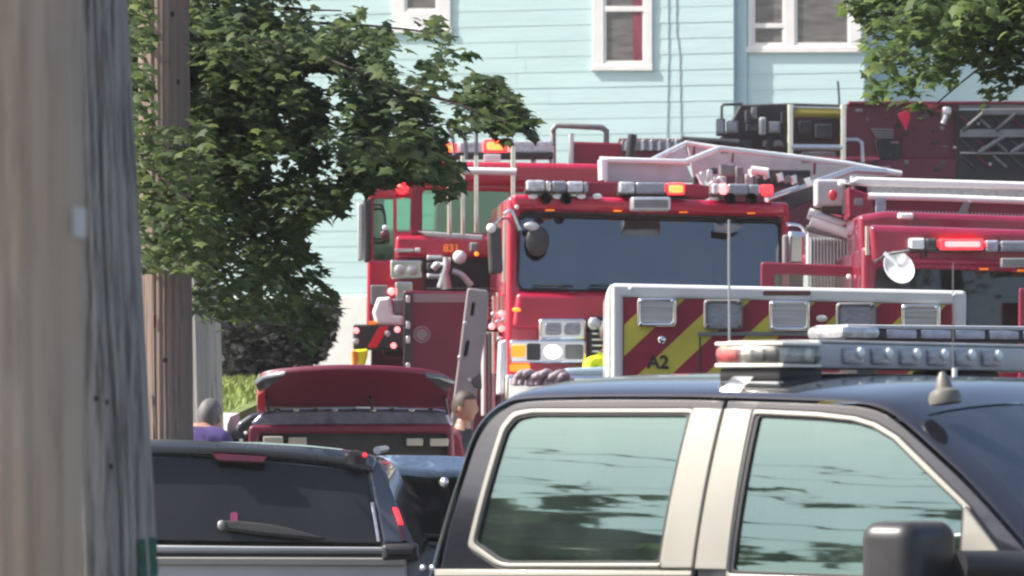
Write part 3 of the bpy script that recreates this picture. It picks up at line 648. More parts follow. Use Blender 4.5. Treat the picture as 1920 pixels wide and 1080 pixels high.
# ---------------------------------------------------------------- left fire engine
E3 = Frame('fire_engine', 'red fire engine half hidden by maple leaves, roof lamps lit orange', 'fire engine', 931, 48, road_z(48), 1.2, 1.0, 'fire engines facing the camera')
P = Pl(E3, 0); PW = Pl(E3, -.02, 0); PF = Pl(E3, -.55); PR = Pl(E3, .35)
cab = plate(P, 'cab', [rnd([(690, 318), (1174, 326), (1176, 640), (687, 636)], 14), rr(700, 372, 738, 488, 5), rr(743, 370, 770, 434, 4), rnd([(792, 356), (1160, 364), (1160, 440), (792, 436)], 8)], 'red', .5, 0, .03)
plate(P, 'cab_shell', [rnd([(692, 320), (1172, 328), (1174, 640), (689, 636)], 10), rnd([(720, 350), (1150, 356), (1150, 560), (720, 560)], 10)], 'red', 1.7, -.5, .02, cab)
for a in ([rr(698, 370, 740, 490, 4)], [rr(741, 368, 772, 436, 4)]): plate(P, 'side_pane', a, 'greenglass', .01, -.06, 0, cab)
plate(P, 'windshield', [rnd([(790, 354), (1162, 362), (1162, 442), (790, 438)], 8)], 'greenglass', .012, -.05, 0, cab)
plate(P, 'pillar', [rnd([(771, 330), (789, 330), (791, 440), (768, 440)], 3)], 'reddk', .1, .03, .02, cab)
box(E3, 'cab_back', -.42, 1.1, 1.9, 2.0, 1.2, 2.9, 'dark', .01)
box(E3, 'seat', -.9, -.35, 1.2, 1.8, 1.2, 2.5, 'dark', .06); box(E3, 'seat', .35, .9, 1.2, 1.8, 1.2, 2.5, 'dark', .06)
box(E3, 'dashboard', -1.1, 1.1, .15, .6, 1.3, 1.78, 'dark', .05)
plate(P, 'roof_brow', [rnd([(686, 300), (1178, 308), (1176, 350), (688, 346)], 12)], 'red', 1.2, .06, .05)
for k, (a, m) in enumerate((((830, 271, 857, 291), 'litred'), ((859, 268, 904, 293), 'lens'), ((906, 264, 951, 289), 'litred'), ((954, 266, 1034, 290), 'lens'))):
    plate(PR, 'light_module', [rr(*a, 4)], m, .22, .25, .02)
for a in ((833, 275, 853, 287), (912, 269, 946, 284)): plate(PR, 'lamp_core', [rr(*a, 4)], 'litorange', .02, .262, .008)
plate(PR, 'lightbar_base', [rr(826, 288, 1036, 300, 3)], 'plast', .3, .28, .01)
plate(PR, 'license_lamp', [rr(906, 293, 938, 306, 2)], 'white', .05, .33, .006)
for x, y0, y1 in ((843, 300, 440), (868, 292, 440), (893, 292, 436), (962, 268, 440)): tube(E3, 'grab_rail', [(x, y0, -.5), (x, y1, -.5)], .024, 'chrome')
for pts in ([(838, 236), (848, 256), (852, 290)], [(860, 238), (872, 262), (874, 300)], [(893, 238), (893, 292)], [(940, 262), (956, 262), (962, 272)]): tube(E3, 'grab_rail', [(a, b, -.48) for a, b in pts], .018, 'gray', sm=True)
tube(E3, 'cross_rail', [(864, 320, -.54), (968, 322, -.54)], .034, 'white')
dome(Pl(E3, -.4), 'red_globe_lamp', 754, 353, 11, 'litred', .8); 
m_ = plate(PF, 'mirror', [rnd([(680, 372), (697, 370), (697, 490), (682, 492)], 6)], 'plast', .1, -.1, .03); plate(PF, 'mirror_back', [rr(670, 380, 681, 488, 4)], 'alu', .05, -.14, .015, m_)
tube(E3, 'mirror_arm', [(700, 384, -.4), (716, 386, -.4), (722, 410, -.4), (720, 446, -.4), (700, 448, -.4)], .012, 'rubber', sm=True)
dome(PF, 'blind_spot_mirror', 722, 440, 9, 'dkredlens', .5); dome(PF, 'mirror_knob', 722, 427, 5, 'white', .8)
plate(P, 'cowl', [rnd([(784, 434), (905, 442), (905, 452), (800, 444)], 2)], 'alup', .12, .14, .01)
plate(P, 'hood', [rnd([(742, 442), (1160, 448), (1160, 486), (740, 484)], 8)], 'red', .2, .14, .04)
plate(P, 'hood_badge', [rr(741, 467, 775, 474, 2)], 'chrome', .02, .16, .006); plate(P, 'hood_badge', [rr(778, 466, 788, 473, 2)], 'white', .02, .16, .006)
hb = plate(P, 'headlamp_bezel', [rr(732, 488, 792, 524, 6)], 'chrome', .1, .12, .015)
for a in (749, 773): dome(P, 'headlamp', a, 507, 10, 'lens', .35, .13, hb)
plate(P, 'lower_lens', [rr(695, 535, 728, 572, 4)], 'gray', .06, .1, .01)
dome(P, 'warning_lamp', 734, 547, 7, 'litpink', .5, .14)
plate(P, 'lamp_bezel', [rr(741, 528, 775, 562, 5)], 'chrome', .1, .1, .015)
plate(PF, 'bell', [rnd([(708, 558), (732, 556), (738, 590), (756, 592), (756, 610), (704, 610), (698, 585)], 3)], 'white', .25, 0, .03); plate(PF, 'bell_bracket', [rr(736, 560, 757, 590, 3)], 'gray', .2, -.03, .02)
bu = plate(PF, 'bumper', [rnd([(662, 608), (1180, 614), (1180, 657), (662, 655)], 5)], 'plast', .5, 0, .02)
for x in (688, 762, 836, 910): plate(PF, 'bumper_stripe', [[(x, 652), (x + 23, 612), (x + 41, 612), (x + 18, 652)]], mat('red_reflective', (.75, .01, .03), .4, var=.1), .006, .006, .001, bu)
for a, m in (((668, 620), 'litpink'), ((668, 640), 'lens'), ((745, 618), 'litpink'), ((727, 626), 'lens'), ((738, 648), 'litpink')): dome(PF, 'bumper_lamp', *a, 5.5, m, .15, .01, bu)
plate(PF, 'reflector', [rr(692, 602, 705, 609, 2)], 'amber', .03, .01, .004, bu)
plate(P, 'grille', [rr(796, 452, 1060, 620, 6)], 'dark', .1, .1, .01)
for k in range(9): plate(P, 'grille_bar', [rr(800, 540 + k * 9, 1056, 543 + k * 9, 1)], 'gray', .03, .12, .004)
text(Pl(E3, -.3), '831', 846, 466, 14, 'amber', .01, name='number_display')
dome(Pl(E3, -.45), 'siren_horn', 862, 482, 13, 'white', .7)
for a, m in (((800, 480, 830, 490), 'alu'), ((800, 494, 826, 510), 'dkgray'), ((800, 514, 830, 524), 'alu'), ((880, 456, 896, 474), 'gray')): plate(P, 'pump_fitting', [rr(*a, 3)], m, .1, .25, .02)
for pts, r_ in (([(838, 482), (836, 505), (826, 540)], .04), ([(812, 505), (820, 496), (826, 500)], .035), ([(848, 508), (866, 516), (884, 536)], .03), ([(834, 516), (838, 542)], .05)): tube(E3, 'deck_gun', [(a, b, -.42) for a, b in pts], r_, 'alu', sm=True)
dome(P, 'indicator', 893, 478, 4, 'litamber', .4, .26)
tube(E3, 'roof_rail', [(1037, 346, .4), (1037, 242, .4), (1044, 235, .4), (1128, 239, .4), (1137, 246, .4), (1137, 300, .4)], .03, 'gray')
dome(Pl(E3, .36), 'rail_knob', 1037, 246, 4, 'dkgray', .8)
for x in (1071, 1000, 1034): tube(E3, 'roof_post', [(x, 250 if x == 1071 else 274, .3), (x, 340, .3)], .026, 'alu')
plate(PR, 'roof_box', [rnd([(1073, 265), (1166, 268), (1166, 350), (1073, 348)], 5)], 'reddk', .7, 0, .02)
tube(E3, 'exhaust_post', [(1179, 310, .3), (1186, 252, .3)], .045, 'plast')
chassis(E3, 1.22, 0, 8, 2.6)
box(E3, 'roof_equipment', -.6, 1.0, 2.2, 6.8, 2.6, 2.95, 'reddk', .03)

# ---------------------------------------------------------------- centre fire engine
E1 = Frame('fire_engine', 'red fire engine with wide slate windshield and aluminium platform on its roof', 'fire engine', 1216, 44, road_z(44), 3.2, 1.5, 'fire engines facing the camera')
P = Pl(E1, 0); PF = Pl(E1, -.35); PI = Pl(E1, 1.4); PR = Pl(E1, .5)
ws = rnd([(977, 399), (1466, 411), (1460, 546), (973, 541)], 16)
wsb = rnd([(974, 396), (1469, 408), (1463, 549), (970, 544)], 17)
cab = plate(P, 'cab', [rnd([(951, 366), (1480, 382), (1482, 806), (947, 800)], 14), wsb], 'red', .35, 0, .05)
plate(P, 'cab_shell', [rnd([(951, 366), (1480, 382), (1482, 806), (947, 800)], 14), rnd([(990, 392), (1456, 404), (1452, 700), (986, 696)], 10)], 'red', 2.4, -.35, .02, cab)
plate(P, 'windshield_seal', [wsb, ws], 'rubber', .03, -.012, .006, cab)
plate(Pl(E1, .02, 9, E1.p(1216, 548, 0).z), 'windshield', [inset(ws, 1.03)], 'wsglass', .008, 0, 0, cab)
box(E1, 'cab_back', -1.15, 1.15, 2.3, 2.4, .9, 2.95, 'dark', .01, cab)
box(E1, 'dashboard', -1.12, 1.12, .2, .75, 1.4, 2.02, 'dark', .06, cab)
for s in (-1, 1):
    o = box(E1, 'seat', s * .75 - .26, s * .75 + .26, 1.2, 1.5, 1.3, 2.35, 'dkgray', .08, cab); box(E1, 'headrest', s * .75 - .14, s * .75 + .14, 1.22, 1.34, 2.36, 2.55, 'gray', .05, o)
tube(E1, 'steering_wheel', [(-.75 + .22 * math.cos(a), .85 + .12 * math.sin(a), 2.05 + .2 * math.sin(a)) for a in np.linspace(0, 6.28, 20)], .016, 'dkgray', cab, local=True)
brow = plate(P, 'roof_brow', [rnd([(958, 364), (1478, 380), (1476, 404), (962, 392)], 9)], 'red', .5, .07, .045)
for r_ in ((1021, 393, 1039, 396.5), (1148, 395, 1165, 398), (1272, 397, 1288, 400), (1399, 399, 1415, 402), (1211, 395, 1224, 398)): clear_lamp(P, r_, 'amber', .085)
o = plate(PF, 'siren_box', [rr(1182, 370, 1256, 396, 5)], 'alu', .2, .1, .02); plate(PF, 'siren_face', [rr(1187, 375, 1251, 391, 3)], 'gray', .02, .106, .004, o)
PL = Pl(E1, .1)
def lightbar(name, x0, y0, x1, y1, mods):
    b = plate(PL, name, [rr(x0, y1 - 5, x1, y1 + 2, 2)], 'plast', .25, .24, .008)
    for (a, c, m) in mods: plate(PL, 'light_module', [rr(a, y0 + (a - x0) * .03, c, y1 - 1 + (a - x0) * .03, 4)], m, .2, .25, .02, b)
    return b
lightbar('lightbar', 982, 340, 1100, 362, ((984, 1018, 'lens'), (1020, 1030, 'chrome'), (1032, 1058, 'lensg'), (1060, 1090, 'lens'), (1091, 1099, 'lensg')))
lightbar('lightbar', 1156, 343, 1282, 366, ((1157, 1186, 'lens'), (1188, 1244, 'lensg'), (1246, 1279, 'litred')))
plate(PL, 'lamp_core', [rr(1250, 350, 1276, 364, 4)], 'litorange', .02, .262, .008)
lightbar('lightbar', 1328, 346, 1446, 368, ((1330, 1343, 'lens'), (1344, 1358, 'litpink'), (1360, 1398, 'lensg'), (1399, 1420, 'lensg'), (1422, 1444, 'litred')))
plate(PL, 'roof_deck', [rnd([(1098, 340), (1160, 342), (1300, 345), (1330, 348), (1330, 372), (1098, 368)], 3)], 'reddk', .5, .0, .01)
for x in (1024, 1062, 1370, 1410):
    u, v = PF.uv(x, 372); link('air_horn', lathe_mesh([(.05, .0), (.046, .03), (.02, .1), (.012, .3)], 16, Matrix.Translation((u, -.30, v)) @ Matrix.Rotation(R(-90), 4, 'X')), E1.o, 'plast')
for x in (1000, 1045, 1090, 1120): dome(Pl(E1, -.1), 'marker_lamp', x, 368, 9, 'white', .5, 0, sy=.6)
# aluminium platform carried above the roof
PA = Pl(E1, .45); PBk = Pl(E1, 1.9); PN = Pl(E1, .8)
pf = plate(PA, 'platform', [rnd([(1134, 302), (1286, 306), (1302, 342), (1134, 342)], 4)], 'alup', .05, 0, .01)
tube(E1, 'rim', [(1124, 299, .42), (1284, 304, .42), (1348, 278, 1.5), (1476, 293, 1.7), (1582, 306, 1.8), (1690, 326, 1.9)], .026, 'white', pf)
tube(E1, 'rim', [(1222, 300, .6), (1286, 268, 1.9), (1345, 277, 1.9)], .022, 'white', pf)
tube(E1, 'corner_post', [(1130, 300, .40), (1131, 338, .40)], .044, 'white', pf)
plate(PBk, 'back_wall', [[(1288, 270), (1346, 278), (1476, 294), (1640, 316), (1690, 328), (1600, 338), (1545, 350), (1430, 322), (1300, 338)]], 'alup', .04, 0, .006, pf)
plate(Pl(E1, 1.2), 'side_wall', [[(1240, 297), (1284, 272), (1292, 300)]], 'alup', .03, 0, .004, pf)
for a in ((1298, 272, 1303, 292), (1371, 284, 1375, 305), (1524, 303, 1529, 327)): plate(PBk, 'red_stripe', [[(a[0] + 2, a[1]), (a[2] + 1, a[1]), (a[2], a[3]), (a[0], a[3])]], 'reddk', .006, .006, .001, pf)
for a in ((1352, 284, 1366, 288), (1503, 301, 1518, 306)): plate(PBk, 'plate_slot', [rr(*a)], 'gray', .006, .005, .001, pf)
tube(E1, 'rim', [(1437, 374, .7), (1530, 342, 1.0), (1600, 318, 1.3), (1660, 322, 1.5)], .03, 'alu', pf)
plate(PN, 'near_wall', [[(1438, 378), (1530, 346), (1532, 372), (1470, 398)]], 'dkgray', .05, 0, .006, pf)
for k, (a, m) in enumerate((((1312, 322, 1322, 345), 'alu'), ((1326, 318, 1336, 342), 'alu'), ((1340, 330, 1362, 350), 'alup'), ((1380, 312, 1394, 346), 'gray'), ((1350, 308, 1378, 330), 'gray'), ((1398, 326, 1412, 350), 'alup'), ((1418, 318, 1520, 350), 'dark'), ((1300, 330, 1320, 348), 'dark'), ((1330, 314, 1346, 326), 'dkgray'))):
    plate(Pl(E1, .9 + .08 * k), 'machinery', [rr(*a, 3)], m, .1, 0, .012, pf)
for k in range(9): tube(E1, 'hose_coupling', [(1408 + k * 13, 316 + k * 2.2 + (k % 2) * 3, .75), (1413 + k * 13, 330 + k * 2.4, .75)], .032, ('white', 'gray', 'alu', 'dkgray')[k % 4], pf)
tube(E1, 'nozzle_tube', [(1408, 318, .7), (1440, 322, .7)], .035, 'white', pf)
tube(E1, 'strut', [(1330, 346, .7), (1348, 334, .7), (1360, 350, .7)], .018, 'white', pf); tube(E1, 'strut', [(1308, 326, .7), (1320, 348, .7)], .018, 'white', pf)
# front below the windshield
plate(P, 'hood', [rnd([(968, 549), (1464, 553), (1464, 606), (1100, 622), (960, 616)], 10)], 'red', .15, .05, .045)
for (a, b, c) in ((1000, 534, 1075), (1105, 535, 1180)): 
    o = tube(E1, 'wiper', [(a, b, -.06), (c, b + 3, -.06)], .011, 'rubber'); tube(E1, 'wiper_arm', [((a + c) / 2, b + 1, -.075), (c + 10, 549, -.07)], .008, 'rubber', o)
hb = plate(P, 'headlamp_bezel', [rr(1009, 597, 1097, 637, 8)], 'chrome', .1, .12, .02)
for a in (1020, 1056): plate(P, 'headlamp', [rr(a, 605, a + 31, 629, 7)], 'lensg', .03, .132, .008, hb)
lb = plate(P, 'headlamp_bezel', [rr(954, 637, 1098, 682, 7)], 'chrome', .1, .12, .02)
plate(P, 'turn_signal', [rr(957, 647, 984, 670, 4)], 'litamber', .04, .14, .008, lb); plate(P, 'lamp_recess', [rr(986, 644, 1012, 676, 4)], 'dkgray', .04, .13, .008, lb)
dome(P, 'headlamp', 1035, 660, 17, 'litwhite', .3, .125, lb, .8); plate(P, 'lamp_recess', [rr(1057, 646, 1092, 674, 5)], 'gray', .04, .13, .01, lb)
plate(P, 'side_marker', [rr(954, 683, 992, 697, 3)], 'litamber', .05, .12, .01); dome(P, 'marker_lamp', 968, 581, 8, 'litamber', .5, .05, sy=.5)
gr = plate(P, 'grille', [rr(1102, 594, 1340, 690, 6)], 'dark', .06, .1, .01)
for k in range(8): plate(P, 'grille_bar', [rr(1108, 602 + k * 11, 1334, 606 + k * 11, 1)], 'chrome', .03, .12, .006, gr)
dome(P, 'fog_lamp', 1112, 607, 12, 'lens', .5, .12)
bu = plate(Pl(E1, -.7), 'bumper', [rnd([(948, 702), (1490, 706), (1492, 760), (946, 758)], 6)], 'chrome', .7, 0, .03)
plate(Pl(E1, -.5), 'tray_cover', [rnd([(1062, 690), (1150, 687), (1150, 704), (1062, 704)], 4)], mat('pale_blue_vinyl', (.26, .36, .42), .5, var=.12), .4, 0, .03, bu)
plate(Pl(E1, -.3), 'bumper_end', [rnd([(936, 640), (950, 636), (952, 740), (932, 740)], 3)], 'white', .25, 0, .02, bu)
# near side: mirror, rails, steps
mi = plate(Pl(E1, -.25), 'mirror', [rnd([(914, 426), (940, 424), (944, 512), (918, 516)], 8)], 'dkgray', .12, 0, .03); dome(Pl(E1, -.28), 'mirror_cap', 921, 428, 9, 'white', .7, .02, mi)
tube(E1, 'mirror_arm', [(925, 424, -.2), (940, 410, -.1), (952, 408, .05)], .014, 'chrome', mi); tube(E1, 'mirror_arm', [(944, 402, -.1), (960, 396, -.1), (975, 432, -.12)], .016, 'chrome', mi, sm=True)
dome(Pl(E1, -.07), 'mirror_lens', 997, 424, 14, 'lens', .25, 0, mi, .6); dome(Pl(E1, -.05), 'blind_spot_mirror', 1008, 452, 22, 'dkgray', .3, 0, mi, 1.3)
tube(E1, 'grab_rail', [(949, 400, .3), (947, 530, .3)], .026, 'stain')
for x, y0, y1 in ((926, 555, 700), (934, 548, 640), (912, 560, 600), (942, 556, 610)): tube(E1, 'grab_rail', [(x, y0, .5), (x, y1, .5)], .02, 'chrome')
for a in ((905, 612, 940, 622), ):
    plate(Pl(E1, .4), 'latch_and_glint', [rr(*a, 4)], 'plast', .08, 0, .02)
for (x, y, m) in ((922, 612, 'litpink'), (940, 588, 'litpink'), (940, 616, 'litpink'), (934, 604, 'chrome'), (946, 600, 'chrome'), (926, 590, 'chrome'), (938, 636, 'chrome')): dome(Pl(E1, .3), 'side_fitting', x, y, 6, m, .5)
for x, c in ((905, 'alup'), (914, 'gray'), (922, 'alup'), (932, 'dkgray')): plate(Pl(E1, .6), 'side_trim', [rr(x, 622, x + 7, 780, 2)], c, .3, 0, .012)
dome(Pl(E1, -.02), 'roof_marker', 968, 389, 4, 'white', .5, .07)
# its cab door, swung open, with a round seal
PD = Pl(E1, 1.15)
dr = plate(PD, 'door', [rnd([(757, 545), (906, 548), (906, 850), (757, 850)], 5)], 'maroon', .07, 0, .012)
plate(PD, 'door_edge', [rr(757, 549, 773, 846, 2)], 'plast', .02, .014, .004, dr)
plate(PD, 'door_stripe', [rr(775, 551, 903, 567, 1)], 'boardg', .006, .004, .001, dr)
for y in (554, 603, 630, 680): plate(PD, 'hinge', [rr(761, y, 769, y + 14, 3)], 'alu', .03, .03, .008, dr)
se = plate(PD, 'door_seal', [circ(791, 627, 16, 28)], 'boardg', .006, .004, .001, dr); plate(PD, 'seal_ring', [circ(791, 627, 13, 28), circ(791, 627, 10.5, 28)], 'reddk', .004, .007, .0005, se); plate(PD, 'seal_figure', [circ(791, 627, 6, 8)], 'gray', .004, .007, .0005, se)
chassis(E1, 1.22, 0, 9, 2.75)

# ---------------------------------------------------------------- right fire engine
E2 = Frame('fire_engine', 'red fire engine at the right edge, long red roof lamp lit, door open', 'fire engine', 1900, 40.5, road_z(40.5), .8, 1.5, 'fire engines facing the camera')
P = Pl(E2, 0); PF = Pl(E2, -.3); PT = Pl(E2, 1.2); PH_ = Pl(E2, 1.9)
ws = rnd([(1644, 500), (2170, 520), (2170, 660), (1640, 652)], 14)
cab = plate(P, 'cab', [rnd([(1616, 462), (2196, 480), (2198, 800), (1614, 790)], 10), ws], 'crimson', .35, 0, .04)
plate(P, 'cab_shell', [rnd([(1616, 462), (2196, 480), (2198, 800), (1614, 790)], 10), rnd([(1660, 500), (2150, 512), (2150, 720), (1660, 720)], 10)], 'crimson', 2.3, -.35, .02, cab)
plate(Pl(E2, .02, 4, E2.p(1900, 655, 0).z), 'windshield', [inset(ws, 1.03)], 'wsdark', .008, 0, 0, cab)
box(E2, 'cab_back', -1.15, 1.15, 2.2, 2.3, .9, 2.9, 'dark', .01, cab); box(E2, 'dashboard', -1.12, 1.12, .2, .7, 1.2, 1.7, 'dark', .06, cab)
for s in (-1, 1):
    o = box(E2, 'seat', s * .75 - .26, s * .75 + .26, 1.2, 1.5, 1.0, 2.05, 'dkgray', .08, cab); box(E2, 'headrest', s * .75 - .14, s * .75 + .14, 1.22, 1.34, 2.06, 2.3, 'gray', .05, o)
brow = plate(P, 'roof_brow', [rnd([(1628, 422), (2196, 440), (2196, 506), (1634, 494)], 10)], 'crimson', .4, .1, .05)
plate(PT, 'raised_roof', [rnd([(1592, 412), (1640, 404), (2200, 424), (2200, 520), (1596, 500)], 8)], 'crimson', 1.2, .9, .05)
lb = plate(PF, 'lightbar', [rr(1704, 463, 1960, 471, 2)], 'plast', .25, 0, .008)
for a, c, m in ((1706, 1734, 'white'), (1736, 1758, 'dkgray'), (1761, 1844, 'litred'), (1848, 1872, 'lensblue'), (1876, 1956, 'lensg')): plate(PF, 'light_module', [rr(a, 446 + (a - 1706) * .03, c, 467 + (a - 1706) * .03, 4)], m, .2, .01, .02, lb)
plate(PF, 'lamp_core', [rr(1772, 453, 1838, 463, 4)], 'litpink', .01, .016, .003, lb)
tube(E2, 'lightbar_foot', [(1733, 470, -.2), (1733, 482, -.2)], .02, 'plast', lb)
for r_ in ((1833, 503, 1851, 507), (1904, 506, 1922, 510)): clear_lamp(P, r_, 'amber', .12)
plate(PF, 'siren_box', [rr(1876, 484, 1945, 501, 3)], 'gray', .15, .05, .012)
# dish mirror
PDm = Pl(E2, -.5); u, v = PDm.uv(1686, 501)
di = link('dish_mirror', lathe_mesh([(0, -.05), (.06, -.045), (.11, -.02), (.125, .0), (.121, .004), (.105, -.012), (.055, -.035), (0, -.04)], 30, Matrix.Translation((u, -.5, v)) @ Matrix.Rotation(R(-34), 4, 'Y') @ Matrix.Rotation(R(62), 4, 'X') @ Matrix.Diagonal((.88, 1.22, 1, 1))), E2.o, 'white')
tube(E2, 'mirror_arm', [(1640, 492, -.2), (1664, 476, -.45), (1706, 470, -.5)], .012, 'dkgray', di); tube(E2, 'mirror_arm', [(1658, 474, -.5), (1684, 496, -.52)], .016, 'white', di)
for x in (1627, 1637): tube(E2, 'grab_rail', [(x, 424, -.02), (x, 478, -.02)], .022, 'chrome')  # chrome rods added to stand for vertical highlights on the roof corner
# hose bed behind the cab
hb = plate(PH_, 'hose_bed', [rnd([(1588, 352), (1634, 366), (2200, 384), (2200, 430), (1588, 412)], 3)], 'reddk', 2.8, 0, .02)
plate(PH_, 'bed_side', [rr(1640, 374, 2200, 420, 2)], 'reddk', .1, .08, .01, hb)
tube(E2, 'bed_rim', [(1628, 368, 1.8), (1760, 371, 1.8), (1920, 377, 1.8), (2200, 388, 1.8)], .03, 'white', hb)
plate(PH_, 'mesh_panel', [[(1626, 350), (2200, 362), (2200, 384), (1626, 366)]], mat('gray_mesh', (.36, .36, .36), .6, .2, var=.25, vscale=40), .05, .04, .004, hb)
tp = plate(PH_, 'bed_cover', [rnd([(1586, 344), (1606, 332), (2200, 350), (2200, 362), (1620, 350)], 2)], 'white', 2.6, .06, .02, hb)
plate(PH_, 'bed_corner', [rnd([(1588, 352), (1636, 366), (1636, 412), (1590, 408)], 3)], 'crimson', .2, .1, .012, hb)
plate(PH_, 'tag_plate', [rr(1600, 373, 1616, 386, 2)], 'boardg', .01, .108, .002, hb)
plate(PH_, 'lamp_panel', [rr(1639, 372, 1659, 406, 2)], 'lensblue', .04, .13, .006, hb)
for k in range(38): dome(PH_, 'rivet', 1664 + k * 6.8, 396 + k * .2, 1.6, 'alup', .5, .08, hb); dome(PH_, 'rivet', 1664 + k * 6.8, 406 + k * .2, 1.6, 'alup', .5, .08, hb)
plate(PH_, 'strap', [[(1806, 376), (1818, 377), (1806, 418), (1786, 416)]], 'gray', .02, .11, .004, hb); dome(PH_, 'buckle', 1816, 378, 4, 'white', .6, .12, hb)
plate(PT, 'dome_base', [rr(1664, 408, 1694, 420, 5)], 'white', .2, .95, .04)
# side of the body with chrome tread and rails
PS = Pl(E2, 2.6)
sb = plate(PS, 'side_cabinet', [rr(1514, 430, 1616, 700, 3)], 'alup', .5, 0, .01)
for k in range(13): plate(PS, 'tread_rib', [rr(1519 + k * 6.2, 446, 1522.5 + k * 6.2, 640, 1)], 'alu', .03, .03, .008, sb)
for pts, r_, c in (([(1516, 400), (1580, 420)], .05, 'alu'), ([(1520, 414), (1598, 440)], .055, 'white'), ([(1512, 428), (1600, 448)], .03, 'gray'), ([(1540, 386), (1590, 392)], .06, 'dkgray')): tube(E2, 'suction_hose', [(a, b, 2.3) for a, b in pts], r_, c)
plate(Pl(E2, 2.2), 'side_box', [rr(1530, 336, 1588, 386, 4)], 'alup', .3, 0, .02); dome(Pl(E2, 2.1), 'side_lamp', 1562, 366, 8, 'redlens', .4, 0, None, 1.3); dome(Pl(E2, 2.1), 'side_lamp', 1578, 344, 7, 'white', .6)
tube(E2, 'rail', [(1600, 330, 2.1), (1602, 440, 2.1)], .03, 'alu'); tube(E2, 'rail', [(1586, 345, 2.1), (1586, 400, 2.1)], .03, 'dkgray')
plate(Pl(E2, 1.8), 'mirror', [rnd([(1478, 432), (1512, 436), (1512, 498), (1474, 498)], 7)], 'chrome', .15, 0, .04); tube(E2, 'mirror_arm', [(1474, 420, 1.9), (1500, 424, 1.9), (1512, 440, 1.9)], .014, 'chrome', sm=True)
plate(Pl(E2, 1.7), 'mirror_edge', [rr(1468, 440, 1480, 500, 4)], 'boardg', .1, 0, .02)
# its open door
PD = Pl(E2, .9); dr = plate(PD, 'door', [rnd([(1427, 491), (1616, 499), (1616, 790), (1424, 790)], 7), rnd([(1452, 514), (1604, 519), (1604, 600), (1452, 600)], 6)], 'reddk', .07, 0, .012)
plate(PD, 'door_pane', [rr(1450, 512, 1606, 602)], 'clearglass', .008, -.03, 0, dr)
dome(Pl(E2, .8), 'door_fitting', 1592, 519, 5, 'white', .6, 0, dr)
plate(Pl(E2, -.9), 'bumper', [rnd([(1600, 720), (2210, 735), (2210, 790), (1598, 780)], 5)], 'chrome', .8, 0, .03)
plate(Pl(E2, -.6), 'door', [rnd([(1911, 540), (2010, 543), (2010, 790), (1909, 790)], 4)], 'crimson', .07, 0, .012)
chassis(E2, 1.22, 0, 8.5, 2.5)

# ---------------------------------------------------------------- ambulance
A = Frame('ambulance', 'ambulance seen from behind, red and yellow chevrons and A2 under five lamps', 'ambulance', 1478, 34.3, road_z(34.3), -.6, 1.15)
P = Pl(A, 0)
out = rnd([(1146, 531), (1812, 545), (1808, 1180), (1146, 1180)], 9); inn = [(1168, 557), (1788, 571), (1785, 1160), (1168, 1160)]
fr_ = plate(P, 'rear_frame', [out, inn], 'framew', .07, 0, .024)
plate(P, 'body', [rnd([(1146, 531), (1812, 545), (1808, 1180), (1146, 1180)], 9)], 'white', 3.6, -.06, .02)
pn = plate(P, 'rear_panel', [inn], mat('dark_red_reflective', (.27, .010, .036), .45, var=.08), .03, -.02, .002)
u0 = P.uv(1168, 700)[0]; u1 = P.uv(1787, 700)[0]; vt = P.uv(1168, 557)[1]; vb = P.uv(1168, 860)[1]; ua, va = P.uv(1199, 700)
per = abs(P.uv(1322, 700)[0] - ua); slope = 1.02
def clip(poly, f):
    o_ = []
    for i in range(len(poly)):
        a, b = poly[i - 1], poly[i]; fa, fb = f(a), f(b)
        if (fa >= 0) != (fb >= 0): t = fa / (fa - fb); o_.append((a[0] + (b[0] - a[0]) * t, a[1] + (b[1] - a[1]) * t))
        if fb >= 0: o_.append(b)
    return o_
for k in range(-4, 8):
    x = ua + k * per; wd = per * .5
    q = [(x + (vb - va) * slope, vb), (x + wd + (vb - va) * slope, vb), (x + wd + (vt - va) * slope, vt), (x + (vt - va) * slope, vt)]
    rs = (vt - P.uv(1788, 571)[1]) / (u1 - u0)
    for f in (lambda p: p[0] - u0 - .003, lambda p: u1 - .003 - p[0], lambda p: vt - rs * (p[0] - u0) - .003 - p[1]): q = clip(q, f) if q else q
    if len(q) > 2: plate(P, 'chevron_stripe', [q], 'yellowref', .004, -.0165, .0005, pn, uv=True)
for (x0, y0, x1, y1), m in (((1194, 558, 1269, 613), 'lens'), ((1319, 561, 1393, 618), 'lensg'), ((1441, 563, 1519, 621), 'lens'), ((1567, 567, 1643, 624), 'lensg'), ((1689, 570, 1764, 627), 'lens')):
    o = plate(P, 'warning_lamp', [rr(x0, y0, x1, y1, 9), rr(x0 + 8, y0 + 8, x1 - 8, y1 - 8, 5)], 'chrome' if m == 'lens' else 'gray', .05, .025, .016)
    plate(P, 'lens', [rr(x0 + 7, y0 + 7, x1 - 7, y1 - 7, 5)], 'lensg' if m == 'lensg' else mat('striped_lens', (.40, .41, .45), .15, .4, .8, var=.35, vscale=5, stretch=(.3, .3, 9)), .03, .012, .006, o)
    for a in (x0 + 8, x1 - 8):
        for b in (y0 + 7, y1 - 7): dome(P, 'screw', a, b, 3.2, 'dkgray' if m == 'lensg' else 'chrome', .5, .026, o)
plate(P, 'marker_lamp', [rr(1430, 545, 1520, 554, 4)], 'dkredlens', .02, .008, .004)
for a in ((1183, 541), (1790, 553)): dome(P, 'bolt', *a, 4.5, 'white', .6, .001)
o = dome(P, 'door_stop', 1241, 637, 8.5, 'chrome', .6, -.01)
text(P, 'A2', 1234, 680, 24, 'rubber', .03, -.011, pn, width=1.0)
